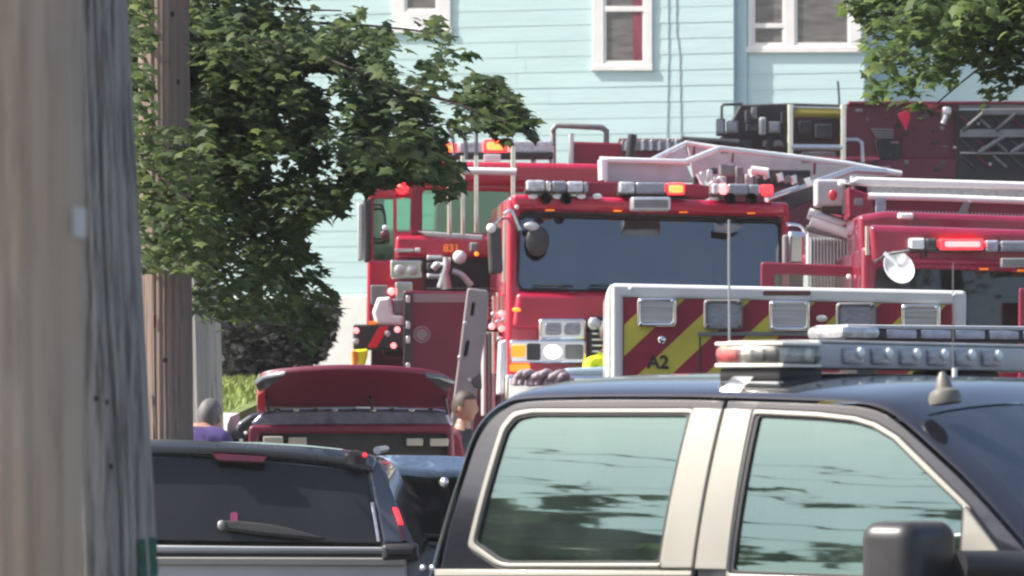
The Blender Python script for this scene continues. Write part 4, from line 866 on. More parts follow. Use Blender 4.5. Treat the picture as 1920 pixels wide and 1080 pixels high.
plate(P, 'door_frame', [rr(1308, 622, 1640, 630, 1)], 'gray', .03, .005, .004); plate(P, 'door_gap', [rr(1311, 632, 1314, 900)], 'dkgray', .01, -.012, .001); plate(P, 'door_gap', [rr(1476, 632, 1479, 900)], 'dkgray', .01, -.012, .001)
plate(P, 'corner_trim', [rnd([(1138, 545), (1145, 533), (1147, 533), (1147, 1170), (1138, 1170)], 2)], 'white', 3.4, -.08, .01)
dome(P, 'load_lamp', 1541, 597, 11, 'cream', .5, .0, sy=.6)
box(A, 'cab', -1.0, 1.0, 3.8, 6.2, .5, 1.9, 'white', .2); box(A, 'rear_step', -1.0, 1.0, -.35, -.02, .4, .55, 'alup', .02)
for y in (.9, 5): 
    for s in (-1, 1): wheel(A, s * .95, y, .4, .26)

# ---------------------------------------------------------------- cars seen from behind
# gray SUV
G = Frame('suv', 'slate gray SUV at the lower left, dark rear window and wiper facing us', 'car', 452, 26, -.02, 0, 2.0)
zb, zr, tl = 1.19, 1.66, 20
secs = [sec(-.12, .72, .38, .84, .85, .80, .95, .0, .06), sec(-.02, .80, .34, .88, zb, .70, zr, .05, .12, .18), sec(.8, .82, .3, .90, zb, .72, zr + .03, .05, .12), sec(2.4, .82, .3, .90, zb - .02, .71, zr, .05, .12), sec(3.3, .82, .3, .89, zb - .06, .84, zb + .02, .03, .06), sec(4.4, .74, .34, .82, .8, .72, .95, .03, .06)]
loft(G, 'body', secs[1:], 'grayp')
P = Pl(G, -.03, tl, zb); PV = Pl(G, -.06, 0, zb)
plate(P, 'rear_glass', [rnd([(186, 858), (452, 862), (688, 886), (714, 1020), (186, 1012)], 8)], 'dkglass', .02, .012, .004)
sp = plate(P, 'spoiler', [[tuple(q) for q in crv([(195, 838), (300, 829), (450, 836), (600, 845), (690, 857), (706, 872)], 4)] + [tuple(q) for q in crv([(700, 890), (620, 874), (505, 863), (395, 858), (195, 852)], 4)]], 'grayp', .16, .07, .03)
plate(P, 'brake_lamp', [rnd([(398, 859), (503, 866), (495, 878), (410, 873)], 3)], 'dkredlens', .03, .082, .006, sp)
plate(P, 'tailgate_pillar', [rnd([(690, 872), (712, 868), (738, 930), (762, 1024), (718, 1022), (692, 890)], 4)], 'grayp', .05, .03, .015)
plate(P, 'chrome_strip', [[(695, 946), (701, 946), (713, 1019), (707, 1019)]], 'alu', .01, .036, .003)
plate(P, 'tail_lamp', [rnd([(736, 956), (746, 958), (756, 988), (748, 988)], 3)], 'litred', .03, .05, .008)
plate(P, 'tail_lamp', [rnd([(744, 988), (756, 988), (764, 1020), (754, 1020)], 3)], 'dkredlens', .03, .045, .008)
plate(PV, 'tailgate', [rnd([(140, 1020), (762, 1028), (770, 1400), (140, 1400)], 6)], 'silverp', .06, .0, .012)
for a, m, of in ((((140, 1022), (758, 1026), (760, 1036), (140, 1034)), 'silverp', .02), (((140, 1036), (758, 1038), (758, 1044), (140, 1042)), 'rubber', .012), (((140, 1044), (762, 1046), (762, 1062), (140, 1060)), 'stain', .03)): plate(PV, 'tailgate_trim', [rnd(a, 2)], m, .03, of, .008)
plate(PV, 'lamp_housing', [rnd([(716, 1020), (784, 1018), (786, 1048), (716, 1052)], 8)], 'plast', .1, .05, .03)
wi = plate(P, 'wiper', [[tuple(q) for q in crv([(412, 983), (440, 981), (520, 990), (610, 1013)], 5)] + [tuple(q) for q in crv([(600, 1017), (500, 1008), (440, 1000), (415, 996)], 5)]], 'rubber', .03, .05, .012)
dome(P, 'wiper_cap', 416, 990, 8, 'gray', .6, .05, wi, 1.2)
plate(P, 'sticker', [rr(432, 962, 446, 982, 5)], mat('pink_sticker', (.25, .03, .09), .6, var=.1), .003, .015, .0005)
u = G.p(667, 862, .12); link('roof_fin', lathe_mesh([(.065, -.02), (.062, .02), (.045, .04), (0, .052)], 16, Matrix.Translation(u) @ Matrix.Diagonal((1, 1.6, 1, 1))), G.o, 'rubber'); dome(Pl(G, .0), 'fin_glint', 684, 853, 4, 'litred', .6)  # glowing red dome stands for a glint on the fin
tube(G, 'roof_rail', [(-.62, .4, zr + .06), (-.62, 2.2, zr + .06)], .02, 'alu', local=True); tube(G, 'roof_rail', [(.62, .4, zr + .06), (.62, 2.2, zr + .06)], .02, 'alu', local=True)
box(G, 'bumper', -.86, .86, -.16, .1, .35, .7, 'plast', .04)
for y in (.8, 3.6):
    for s in (-1, 1): wheel(G, s * .80, y, .35, .22)
# black SUV
B = Frame('suv', 'black SUV between the gray SUV and the police pickup, roof shining pale blue', 'car', 856, 30.5, -.03, -2, 1.2)
loft(B, 'body', [sec(-.02, .80, .34, .90, 1.08, .74, 1.52, .06, .12, .22), sec(.9, .82, .3, .92, 1.08, .76, 1.56, .06, .12), sec(2.6, .82, .3, .92, 1.06, .74, 1.52, .05, .12), sec(3.4, .82, .3, .9, 1.0, .86, 1.06, .03, .06), sec(4.6, .74, .34, .82, .78, .72, .95, .03, .06)], 'black')
P = Pl(B, -.03, 26.5, 1.08)
plate(P, 'rear_glass', [rnd([(640, 900), (740, 896), (980, 900), (1060, 1010), (600, 1006)], 12)], 'dkglass', .02, .012, .004)
plate(Pl(B, -.12, 62, 1.50), 'spoiler', [[tuple(q) for q in crv([(640, 872), (720, 866), (780, 866), (860, 868), (1000, 880)], 4)] + [(1000, 906), (860, 897), (800, 897), (740, 892), (640, 890)]], mat('blue_sky_sheen', (.40, .52, .66), .25, .2, 1, var=.12), .05, .05, .015)  # pale blue puts the sky's reflection into the black roof edge's colour
for k in range(5): tube(B, 'roof_rib', [(-.5 + k * .25, .25, 1.605), (-.5 + k * .25, 2.3, 1.60)], .018, 'black', local=True)
box(B, 'bumper', -.86, .86, -.16, .1, .35, .7, 'plast', .04); tube(B, 'wiper', [(740, 1000, -.1), (830, 1006, -.1)], .012, 'rubber')
for s in (-.7, .7): plate(Pl(B, -.08, 0), 'tail_lamp', [[(s - .12, .8), (s + .12, .8), (s + .12, 1.05), (s - .12, 1.05)]], 'dkredlens', .06, 0, .02, uv=True)
for y in (.8, 3.7):
    for s in (-1, 1): wheel(B, s * .82, y, .36, .22)
# red SUV with raised liftgate
V = Frame('suv', 'dark red SUV with its liftgate raised, amber and white lamps inside', 'car', 658, 38, road_z(38), 0, .5)
loft(V, 'body', [sec(0, .8, .34, .92, 1.05, .80, 1.66, .04, .12, .1), sec(1.2, .82, .3, .93, 1.05, .80, 1.70, .05, .12), sec(2.8, .82, .3, .93, 1.05, .78, 1.66, .05, .12), sec(3.6, .82, .3, .9, 1.0, .86, 1.08, .03, .06), sec(4.8, .74, .34, .82, .78, .72, .98, .03, .06)], 'reddk')
P = Pl(V, -.05); hz = V.p(660, 766, 0).z
PLg = Pl(V, -.02, -66, hz)
lg = plate(PLg, 'liftgate', [[tuple(q) for q in crv([(494, 764), (487, 728), (492, 708), (560, 698), (660, 694), (780, 700), (840, 716), (842, 745), (836, 764)], 5)]], 'maroon', .05, 0, .015)
0 and plate(PLg, 'liftgate_lining', [[tuple(q) for q in crv([(520, 758), (512, 720), (560, 706), (660, 702), (770, 707), (816, 722), (814, 758)], 5)]], 'maroon', .02, .03, .01, lg)
plate(PLg, 'spoiler_tip', [[(478, 714), (494, 704), (534, 697), (502, 722), (486, 732)]], 'grayp', .04, .03, .01, lg)  # gray tips colour in the sky's reflection on the liftgate edges
plate(PLg, 'spoiler_tip', [[(798, 700), (826, 704), (852, 714), (838, 730), (818, 716)]], 'grayp', .04, .03, .01, lg)
plate(PLg, 'tail_lamp', [rnd([(482, 730), (497, 722), (498, 764), (482, 764)], 3)], 'redlens', .06, .05, .012, lg)
plate(P, 'roof_edge', [[tuple(q) for q in crv([(470, 792), (500, 770), (560, 766), (660, 765), (780, 766), (834, 770), (848, 790)], 4)] + [(846, 800), (476, 802)]], mat('shiny_navy_trim', (.10, .10, .15), .18, .4, 1, var=.4, vscale=12), .5, .0, .03)
for k in range(9): dome(P, 'hinge_cap', 520 + k * 36, 768 + (k % 2), 6, 'alup' if k % 2 else 'plast', .6, .03, sy=.5)
plate(P, 'tailgate_frame', [rnd([(466, 797), (850, 795), (856, 1000), (462, 1000)], 12), rnd([(486, 813), (838, 813), (842, 990), (480, 990)], 8)], 'maroon', .1, .02, .02)
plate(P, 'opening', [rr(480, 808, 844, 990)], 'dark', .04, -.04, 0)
for a in ((494, 818, 531, 837), (541, 820, 575, 836), (762, 822, 793, 836), (806, 822, 841, 837)): plate(P, 'interior_lamp', [rr(*a, 3)], 'bezel', .05, .03, .008)
for x in (505, 700, 840): tube(V, 'gas_strut', [(x, 775, -.03), (x - 6, 745, -.25)], .012, 'plast')
o = plate(P, 'rear_pillar', [rnd([(424, 830), (446, 792), (470, 776), (506, 770), (482, 800), (466, 832)], 5)], 'black', .4, -.02, .03)
for a in ((461, 812), (452, 826), (520, 768)): dome(P, 'latch_and_glint', *a, 3.5, 'white', .7, 0, o)  # white domes put in as glints on the dark pillar
box(V, 'bumper', -.88, .88, -.18, .1, .35, .72, 'plast', .04)
for y in (.8, 3.8):
    for s in (-1, 1): wheel(V, s * .82, y, .37, .23)

# ---------------------------------------------------------------- second police vehicle, behind the pickup
Q = Frame('police_suv', 'black police SUV behind the pickup, only its bluish roof lightbar in view', 'police car', 1745, 23.0, 0, 27, 0)
loft(Q, 'body', [sec(-2.3, .74, .4, .84, .8, .76, 1.05, .03, .06), sec(-1.2, .84, .3, .95, 1.08, .88, 1.14, .03, .06), sec(-.35, .86, .3, .98, 1.16, .78, 1.82, .05, .12), sec(1.4, .86, .3, .98, 1.16, .78, 1.84, .05, .12), sec(2.5, .84, .3, .96, 1.14, .74, 1.78, .04, .12), sec(2.8, .8, .36, .92, 1.1, .86, 1.2, .03, .06)], mat('dark_plum_black_paint', (.035, .02, .026), .2, 0, 1, var=.15))
c0 = Q.p(1586, 608, -.05); c1 = Q.p(1586, 639, -.05); x0 = c0.x; L = 1.5
lb = box(Q, 'lightbar', x0, x0 + L, -.05, .25, c1.z, c0.z - .022, 'plast', .012)
box(Q, 'lid', x0 + .01, x0 + L - .01, -.045, .245, c0.z - .02, c0.z, 'alup', .008, lb)
box(Q, 'end_lens', x0 - .03, x0 + .18, -.062, .26, c1.z + .006, c0.z - .004, 'lens', .03, lb)
for k in range(7): box(Q, 'light_module', x0 + .21 + k * .18, x0 + .365 + k * .18, -.058, -.04, c1.z + .012, c0.z - .022, 'lensblue', .006, lb)
for y in (.1,): box(Q, 'lightbar_foot', x0 + .1, x0 + .2, y - .08, y + .08, 1.84, c1.z, 'plast', .01); box(Q, 'lightbar_foot', x0 + L - .2, x0 + L - .1, y - .08, y + .08, 1.84, c1.z, 'plast', .01)
for s in (-1, 1):
    plate(Pl(Q, .5, 0, 0, s * .93, 90 * s), 'side_glass', [[(-1.5, 1.22), (1.2, 1.22), (.9, 1.66), (-1.2, 1.66)]], 'dkglass', .02, -.02, .004, uv=True)
    for y in (-1.5, 1.7): wheel(Q, s * .86, y, .38, .24)

# ---------------------------------------------------------------- police pickup in front
K = Frame('police_pickup', 'black police pickup in front at the right with a roof lightbar and bright window trim', 'police truck', 1671, 16.78, 0, -38, .3)
ZB = 1.353; PS = Pl(K, -.99, 13, ZB); BD = (-.02, .60, .020)
gap = crv([(802, 1092), (838, 985), (870, 892), (891, 826), (914, 786), (945, 760), (985, 748), (1100, 744), (1280, 744), (1365, 746), (1540, 752), (1632, 760), (1687, 784), (1761, 847), (1835, 917), (1920, 1013), (1985, 1090)], 4)
G3 = []
for q in gap:
    u, v = PS.uv(*q); t = (v - BD[0]) / (BD[1] - BD[0]); G3.append(PS.M @ Vector((u, v, BD[2] * 4 * t * (1 - t) if 0 < t < 1 else 0)))
def skin(name, i0, i1, t0, t1, off, m, b=.082, nt_=26, pw=2.4, ex=.6, parent=None, th=0):
    bm = bmesh.new(); rows = []
    for i in range(i0, i1 + 1):
        p = G3[i]; a, c = G3[max(0, i - 1)], G3[min(len(G3) - 1, i + 1)]; d = Vector((c.x - a.x, 0, c.z - a.z)).normalized(); n = Vector((-d.z, 0, d.x))
        e = max(0, min(1, min(i, len(G3) - 1 - i) / 6)); row = []
        for k in range(nt_ + 1):
            s = -math.cos(math.pi * k / nt_); s = t0 + (t1 - t0) * (s + 1) / 2
            row.append(bm.verts.new(Vector((p.x, abs(p.y) * s, p.z)) + n * (b * (1 - abs(s) ** pw) ** ex + off)))
        rows.append(row)
    for a, c in zip(rows, rows[1:]):
        for k in range(nt_): bm.faces.new((a[k], c[k], c[k + 1], a[k + 1]))
    bmesh.ops.recalc_face_normals(bm, faces=bm.faces)
    me = bpy.data.meshes.new(name); bm.to_mesh(me); bm.free(); return link(name, me, parent or K.o, m, 60)
ih = next(i for i, q in enumerate(gap) if q[0] > 1690); ir = 16
skin('roof', 14, ih, -1, 1, 0, 'black')
skin('rear_pillar', 0, 14, -1, -.8, 0, 'black', nt_=10); skin('rear_pillar', 0, 14, .8, 1, 0, 'black', nt_=10)
skin('windshield_pillar', ih, len(G3) - 1, -1, -.9, 0, 'black', nt_=8); skin('windshield_pillar', ih, len(G3) - 1, .9, 1, 0, 'black', nt_=8)
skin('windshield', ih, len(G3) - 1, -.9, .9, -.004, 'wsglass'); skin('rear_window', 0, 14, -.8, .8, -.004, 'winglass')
W1 = rnd([(881, 1026), (945, 802), (966, 774), (1000, 768), (1307, 768), (1242, 1065), (948, 1065), (930, 1060)], 9)
I1 = rnd([(893, 1020), (954, 808), (972, 784), (1002, 777), (1303, 777), (1243, 1057), (952, 1057), (936, 1052)], 9)
W2 = rnd([(1418, 769), (1540, 775), (1608, 783), (1648, 795), (1690, 820), (1750, 878), (1828, 955), (1812, 1100), (1362, 1084)], 6)
I2 = rnd([(1421, 779), (1540, 785), (1605, 792), (1643, 804), (1682, 827), (1743, 887), (1817, 958), (1803, 1092), (1368, 1076)], 6)
rd = plate(PS, 'rear_door', [crv([(818, 1092), (847, 990), (878, 895), (899, 831), (921, 792), (950, 767), (990, 753), (1100, 749), (1280, 749), (1362, 751)], 3) + [(1300, 1098), (818, 1098)], W1], 'black', .05, 0, .006, bend=BD, smooth=60)
fd = plate(PS, 'front_door', [crv([(1366, 751), (1540, 757), (1629, 765), (1682, 789), (1755, 852), (1828, 921), (1912, 1016), (1970, 1085)], 3) + [(1970, 1110), (1304, 1098)], W2], 'black', .05, 0, .006, bend=BD, smooth=60)
plate(PS, 'window_trim', [W1, I1], 'stain', .03, .008, .005, rd, bend=BD, smooth=60); plate(PS, 'window_trim', [W2, I2], 'stain', .03, .008, .005, fd, bend=BD, smooth=60)
plate(PS, 'window_seal', [I1, inset(I1, .965)], 'rubber', .02, .002, .003, rd, bend=BD, smooth=60); plate(PS, 'window_seal', [I2, inset(I2, .965)], 'rubber', .02, .002, .003, fd, bend=BD, smooth=60)
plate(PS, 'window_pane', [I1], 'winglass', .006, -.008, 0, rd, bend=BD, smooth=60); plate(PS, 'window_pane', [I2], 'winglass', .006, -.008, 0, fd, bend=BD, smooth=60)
plate(PS, 'pillar_trim', [[(1307, 768), (1361, 769), (1302, 1067), (1243, 1066)]], 'stain', .02, .012, .004, rd, bend=BD, smooth=60)
plate(PS, 'pillar_trim', [[(1366, 769), (1418, 770), (1367, 1070), (1307, 1068)]], 'stain', .02, .012, .004, fd, bend=BD, smooth=60)
plate(PS, 'sail_panel', [rnd([(1822, 952), (1890, 1046), (1890, 1056), (1814, 1052)], 4)], 'stain', .03, .03, .006, fd, bend=BD, smooth=60)
xr = G3[0].x; xf = G3[-1].x; zl = ZB - .05
plate(PS, 'belt_moulding', [[(818, 1068), (940, 1069), (1300, 1071), (1300, 1082), (818, 1082)]], 'stain', .02, .012, .005, rd)
box(K, 'cab_lower', xr, xf, -.985, .985, .5, zl, 'black', .03); box(K, 'hood', xf - .02, xf + 1.25, -.93, .93, .55, zl - .06, 'black', .09)
box(K, 'truck_bed', xr - 1.75, xr - .03, -.98, .98, .55, zl - .12, 'black', .04); box(K, 'front_bumper', xf + 1.22, xf + 1.45, -.95, .95, .4, .75, 'chrome', .05); box(K, 'grille', xf + 1.24, xf + 1.3, -.7, .7, .78, 1.1, 'plast', .02)
for x in (xf + .55, xr - .85):
    for s in (-1, 1): wheel(K, x, s * .86, .40, .27, 'y')
box(K, 'cab_floor', xr + .1, xf, -.9, .9, .62, .7, 'dark', 0)
for x, y in ((xf - .95, -.42), (xf - .95, .42), (xr + .45, -.45), (xr + .45, .1), (xr + .45, .5)):
    o = box(K, 'seat', x - .12, x + .06, y - .24, y + .24, .8, 1.45, 'dkgray', .06); box(K, 'headrest', x - .1, x + .01, y - .13, y + .13, 1.47, 1.66, 'boardg', .05, o)
box(K, 'dashboard', xf - .35, xf + .1, -.85, .85, 1.0, zl, 'dark', .05)
for o in [q for q in K.o.children_recursive if q.name.split('.')[0] in ('rear_door', 'front_door')]:      # the far side's doors
    def mirrored(src, par):
        me = src.data.copy(); me.transform(Matrix.Diagonal((1, -1, 1, 1))); me.flip_normals(); n_ = bpy.data.objects.new(src.name.split('.')[0], me); COL.objects.link(n_); n_.parent = par; return n_
    far = mirrored(o, K.o)
    for c in list(o.children): mirrored(c, far)
# door mirror
a = K.p(1640, 976, -1.22)
mr = box(K, 'door_mirror', a.x, a.x + .20, -1.32, -1.05, a.z - .34, a.z, 'plast', .055, None, 5)
box(K, 'mirror_glass', a.x - .004, a.x + .004, -1.265, -1.095, a.z - .29, a.z - .05, 'dkglass', .002, mr)
tube(K, 'mirror_arm', [(1800, 1062, -1.16), (1870, 1062, -1.05), (1935, 1064, -.98)], .05, 'plast', mr)
# chrome domes added to stand for sun glints on the body
for a in ((836, 905), (796, 1066), (814, 1066), (1905, 1048)): dome(PS, 'glint_dome', *a, 7 if a[0] == 836 else 5, 'chrome', .7, .01)
# lightbar across the roof
c0 = K.p(1338, 640, -.66); c1 = K.p(1338, 690, -.66); x0, zt, zo = c0.x, c0.z, c1.z
lb = box(K, 'lightbar', x0 + .02, x0 + .27, -.46, .90, zo, zt - .004, 'alup', .012)
box(K, 'lid', x0 + .03, x0 + .265, -.45, .89, zt - .003, zt + .006, 'alup', .004, lb)
ec = box(K, 'end_lens', x0, x0 + .29, -.68, -.44, zo - .002, zt + .002, glass('clear_bar_lens', (.95, .94, .88), (1, .98, .92), .05, .15), .045, lb, 4)
box(K, 'lens_core', x0 + .03, x0 + .26, -.65, -.46, zo + .016, zt - .016, 'lens', .01, lb); box(K, 'lens_cap', x0 + .012, x0 + .278, -.672, -.45, zt - .014, zt - .003, 'cream', .004, lb); box(K, 'lens_tray', x0 + .012, x0 + .278, -.672, -.45, zo + .002, zo + .014, 'cream', .004, lb); box(K, 'red_filter', x0 + .012, x0 + .09, -.665, -.62, zo + .018, zt - .022, mat('pale_red_filter', (.6, .12, .14), .3, var=.1), .008, lb)
for k in range(3): box(K, 'reflector', x0 + .11 + k * .05, x0 + .15 + k * .05, -.668, -.64, zo + .022, zt - .025, ('white', 'lensg', 'gray')[k], .008, lb)
box(K, 'end_lens', x0, x0 + .29, .88, .95, zo - .002, zt + .002, 'lens', .03, lb)
for k in range(6):
    y = -.33 + k * .165; o = box(K, 'light_module', x0 + .262, x0 + .285, y, y + .115, zo + .016, zt - .016, 'lensg', .008, lb)
    link('bulb', lathe_mesh([(.02, 0), (.018, .008), (.01, .014), (0, .016)], 14, Matrix.Translation((x0 + .284, y + .085, (zo + zt) / 2 + .008)) @ Matrix.Rotation(R(90), 4, 'Y')), o, 'white')
ft = box(K, 'lightbar_foot', x0 + .02, x0 + .26, -.66, -.42, zo - .042, zo - .001, 'rubber', .01); box(K, 'foot_plate', x0 + .0, x0 + .28, -.70, -.40, zo - .052, zo - .044, 'alup', .002, ft); box(K, 'lightbar_foot', x0 + .04, x0 + .24, .42, .66, zo - .06, zo - .001, 'rubber', .01)
st = []
for q, w_ in (((1398, 706), .0), ((1392, 720), .0), ((1381, 736), 0), ((1369, 747), 0)):
    a = K.p(q[0] - 18, q[1], -.79 - .00 * w_); b = K.p(q[0] + 20, q[1], -.79); st.append((a, b))
bm = bmesh.new(); vs = [[bm.verts.new(p + Vector((0, -.03 * (1 - abs(i - 1.5) / 3) - .035 * (i / 3), 0))) for p in ab] for i, ab in enumerate(st)]
fs = [bm.faces.new((vs[i][0], vs[i][1], vs[i + 1][1], vs[i + 1][0])) for i in range(3)]
bmesh.ops.solidify(bm, geom=fs, thickness=.004); me = bpy.data.meshes.new('mount_strap'); bm.to_mesh(me); bm.free(); link('mount_strap', me, K.o, 'alu', 60)
# roof aerials
p = K.p(1772, 745, -.80); link('roof_aerial', lathe_mesh([(.05, -.02), (.052, .0), (.045, .018), (.028, .028), (.02, .06), (.008, .078), (0, .08)], 20, Matrix.Translation(p) @ Matrix.Rotation(R(-8), 4, 'Y')), K.o, mat('olive_gray_plastic', (.13, .125, .11), .4, var=.1))
tube(K, 'whip_aerial', [(1368, 640, -.2), (1367, 520, -.2), (1367, 412, -.2)], .004, mat('pale_whip', (.3, .31, .33), .4, var=.05)); tube(K, 'whip_aerial', [(1788, 736, .15), (1787, 600, .15), (1787, 492, .15)], .002, 'gray')
tube(K, 'aerial_base', [(1790, 720, .14), (1790, 690, .14)], .009, 'white')
plate(Pl(E1, -.045), 'sign_reflection', [[(1339, 418), (1352, 424), (1364, 420), (1394, 424), (1378, 432), (1370, 438), (1340, 434)]], 'gray', .003, 0, .0005)  # gray plate drawn in as a street sign's reflection in the glass

# ---------------------------------------------------------------- backboard and hose
W = Frame('backboard', 'gray spine board with hand slots leaning upright beside the open red door', 'backboard', 885, 41.6, road_z(41.6), 6, 0)
PW_ = Pl(W, 0, -4)
for q_ in ([(884, 566), (892, 566), (889, 594), (881, 594)], [(873, 638), (882, 638), (877, 670), (868, 670)]): plate(PW_, 'slot_dark_sheet', [q_], 'rubber', .01, -.045, 0)  # dark sheets added behind the slots so they read dark
bb = plate(PW_, 'board', [rnd([(877, 540), (917, 545), (914, 612), (905, 660), (893, 760), (880, 860), (838, 860), (851, 745), (862, 660), (868, 610)], 6), rnd([(885, 568), (891, 568), (888, 592), (882, 592)], 2), rnd([(874, 640), (881, 640), (876, 668), (869, 668)], 2), rnd([(864, 770), (870, 770), (866, 796), (860, 796)], 2)], 'boardg', .05, 0, .014)
for a in ((872, 606), (862, 670), (880, 712)): dome(PW_, 'strap_pin', *a, 4, 'alup', .6, .0)
plate(PW_, 'strap', [rnd([(884, 712), (902, 700), (904, 730), (888, 726)], 3)], 'dkgray', .02, .016, .006)
HS = Frame('fire_hose', 'pinkish gray fire hose bundled on the bumper of the centre engine', 'fire hose', 1020, 43.1, road_z(44) + .35, 0, 0)
hosem = mat('pinkish_gray_hose', (.29, .24, .28), .8, var=.25, vscale=20, bump=.3, bscale=60)
rgh = random.Random(4)
for k in range(8):
    x = 976 + k * 10.5 + rgh.uniform(-4, 4); b = 703 + rgh.uniform(-4, 4); y = -.05 - .02 * k
    tube(HS, 'hose_fold', [(x - 8, 722, y), (x - 4, b + 8, y), (x + 4, b, y - .05), (x + 14, b + rgh.uniform(-3, 4), y + .03), (x + 20, b + 9, y), (x + 19, 722, y)], .03, hosem, sm=True)
tube(HS, 'hose_tail', [(1056, 696, -.1), (1064, 704, -.1), (1060, 716, -.1)], .024, hosem, sm=True)

# ---------------------------------------------------------------- people
def person(label, px, d, z, yaw, h, shirt, pants, hair, arms=((.05, -.1), (.05, -.1)), sleeves=True, hat=None, lean=0., bow=0.):
    o = bpy.data.objects.new('person', None); COL.objects.link(o); q = at(px, 0, d); o.location = (q.x, d, z); o.rotation_euler = (0, 0, R(yaw)); tag(o, label, 'person')
    s = h / 1.78; V, E_, Rr = [], [], []
    def chain(start, pts):
        last = start
        for (p, r_) in pts: V.append(Vector(p) * s); Rr.append(r_ * s); E_.append((last, len(V) - 1)) if last is not None else None; last = len(V) - 1
        return last
    pel = chain(None, [((0, 0, .96), .15)]); chest = chain(pel, [((0, -.01 - lean * .2, 1.12), .135), ((0, -.01 - lean * .6, 1.32), .155)]); neck = chain(chest, [((0, -lean, 1.47), .085), ((0, -.01 - lean - bow * .6, 1.54 - bow * .6), .056), ((0, -.02 - lean - bow, 1.60 - bow), .056)])
    for sd, (fw, up) in zip((-1, 1), arms):
        sh = chain(chest, [((sd * .13, -lean * .8, 1.44), .08), ((sd * .20, -lean * .8, 1.42), .066)])
        el = chain(sh, [((sd * .25, -fw - lean * .6, 1.14 + max(0, up) * .2), .047)]); wr = chain(el, [((sd * .25, -fw * 3 - .06 - lean * .6, .90 + max(0, up)), .030)])
        b = V[wr] / s; pm = chain(wr, [((b.x, b.y - .02, b.z - .07), .034)]); b = V[pm] / s
        for f in range(4): chain(pm, [((b.x - sd * .0 + .0, b.y + (f - 1.5) * .021, b.z - .05), .0095), ((b.x - sd * .012, b.y + (f - 1.5) * .021, b.z - .085 - .008 * (1.5 - abs(f - 1.5))), .008)])
        chain(wr, [((b.x - sd * .01, b.y - .045, b.z + .02), .011), ((b.x - sd * .015, b.y - .06, b.z - .02), .009)])
    for sd in (-1, 1):
        chain(pel, [((sd * .10, 0, .90), .105), ((sd * .11, -.01, .52), .064), ((sd * .115, .02, .10), .042), ((sd * .12, -.02, .045), .045), ((sd * .13, -.14, .035), .036)])
    me = bpy.data.meshes.new('body'); me.from_pydata([tuple(v) for v in V], E_, []); ob = bpy.data.objects.new('body', me); COL.objects.link(ob)
    md = ob.modifiers.new('s', 'SKIN'); md.use_smooth_shade = True
    for i, sv in enumerate(me.skin_vertices[0].data): sv.radius = (Rr[i], Rr[i] * (.72 if i in (1, 2) else 1)); sv.use_root = (i == 0)
    ob.modifiers.new('u', 'SUBSURF').levels = 2
    dg = bpy.context.evaluated_depsgraph_get(); m2 = bpy.data.meshes.new_from_object(ob.evaluated_get(dg)); bpy.data.objects.remove(ob)
    bm = bmesh.new(); bm.from_mesh(m2)
    hc = Vector((0, -.03 - lean - bow * 1.2, 1.675 - bow)) * s
    r_ = bmesh.ops.create_uvsphere(bm, u_segments=24, v_segments=18, radius=1)
    for v in r_['verts']:
        x, y, z_ = v.co; jaw = max(0, -z_); x *= 1 - .28 * jaw ** 1.5; y = y * (1 - .12 * jaw) - .10 * jaw
        if y < -.5: 
            y -= .22 * math.exp(-((x / .16) ** 2 + ((z_ + .18) / .22) ** 2)); y += .08 * (math.exp(-(((x - .36) / .15) ** 2 + ((z_ - .08) / .12) ** 2)) + math.exp(-(((x + .36) / .15) ** 2 + ((z_ - .08) / .12) ** 2)))
            y += .05 * math.exp(-((x / .3) ** 2 + ((z_ + .48) / .05) ** 2))
        v.co = hc + Vector((x * .078, y * .097, z_ * .118)) * s
    for sd in (-1, 1):
        e = bmesh.ops.create_uvsphere(bm, u_segments=10, v_segments=8, radius=1)
        for v in e['verts']: v.co = hc + (Vector((sd * .08, .008, -.01)) + Vector((v.co.x * .011, v.co.y * .02, v.co.z * .033))) * s
    bm.to_mesh(m2); bm.free()
    for k_ in (shirt, pants, 'skin', 'rubber'): m2.materials.append(M[k_])
    for p in m2.polygons:
        c = p.center / s; arm = abs(c.x) > .19 and c.z < 1.3
        p.material_index = 2 if c.z > 1.50 - bow * .75 and abs(c.x) < .1 and (c.z > 1.5 or c.y < -.05) else (3 if c.z < .075 and not arm else (1 if c.z < .98 and not arm else (2 if arm and (c.z < 1.0 if sleeves else c.z < 1.2) and c.z > .5 else 0)))
        if c.z < .7 and abs(c.x) < .2: p.material_index = 3 if c.z < .075 else 1
    link('body', m2, o, None, 80)
    bm = bmesh.new(); r_ = bmesh.ops.create_uvsphere(bm, u_segments=24, v_segments=18, radius=1)
    kill = [v for v in r_['verts'] if v.co.z < -.45 or (v.co.y < -.30 and v.co.z < .50) or (abs(v.co.x) > .85 and v.co.z < -.05 and v.co.y < .2)]
    bmesh.ops.delete(bm, geom=kill, context='VERTS')
    rg_ = random.Random(int(px))
    for v in bm.verts: v.co = hc + Vector((v.co.x * .088, v.co.y * .108 + .004, v.co.z * .128)) * s * rg_.uniform(.98, 1.03)
    bmesh.ops.solidify(bm, geom=bm.faces[:], thickness=.008); me = bpy.data.meshes.new('hair'); bm.to_mesh(me); bm.free(); link('hair', me, o, hair, 80)
    if hat:
        ht = link('helmet' if hat == 'white' else 'cap', lathe_mesh([(.15, .0), (.152, .012), (.105, .03), (.10, .07), (.07, .12), (0, .135)], 24, Matrix.Translation(hc + Vector((0, -.01, .035)) * s) @ Matrix.Diagonal((s, s * 1.15, s, 1))), o, hat)
    return o
person('person in a purple shirt with gray hair beside the brown pole', 374, 35, bank_z(-2.06, 35) + .07, 155, 1.74, 'purple', 'navy', 'hairgr', bow=.11)
person('brown haired person at the rear of the pickup cab, below the backboard', 866, 39.5, road_z(39.5), 65, 1.78, 'navy', 'navy', 'hairbr')
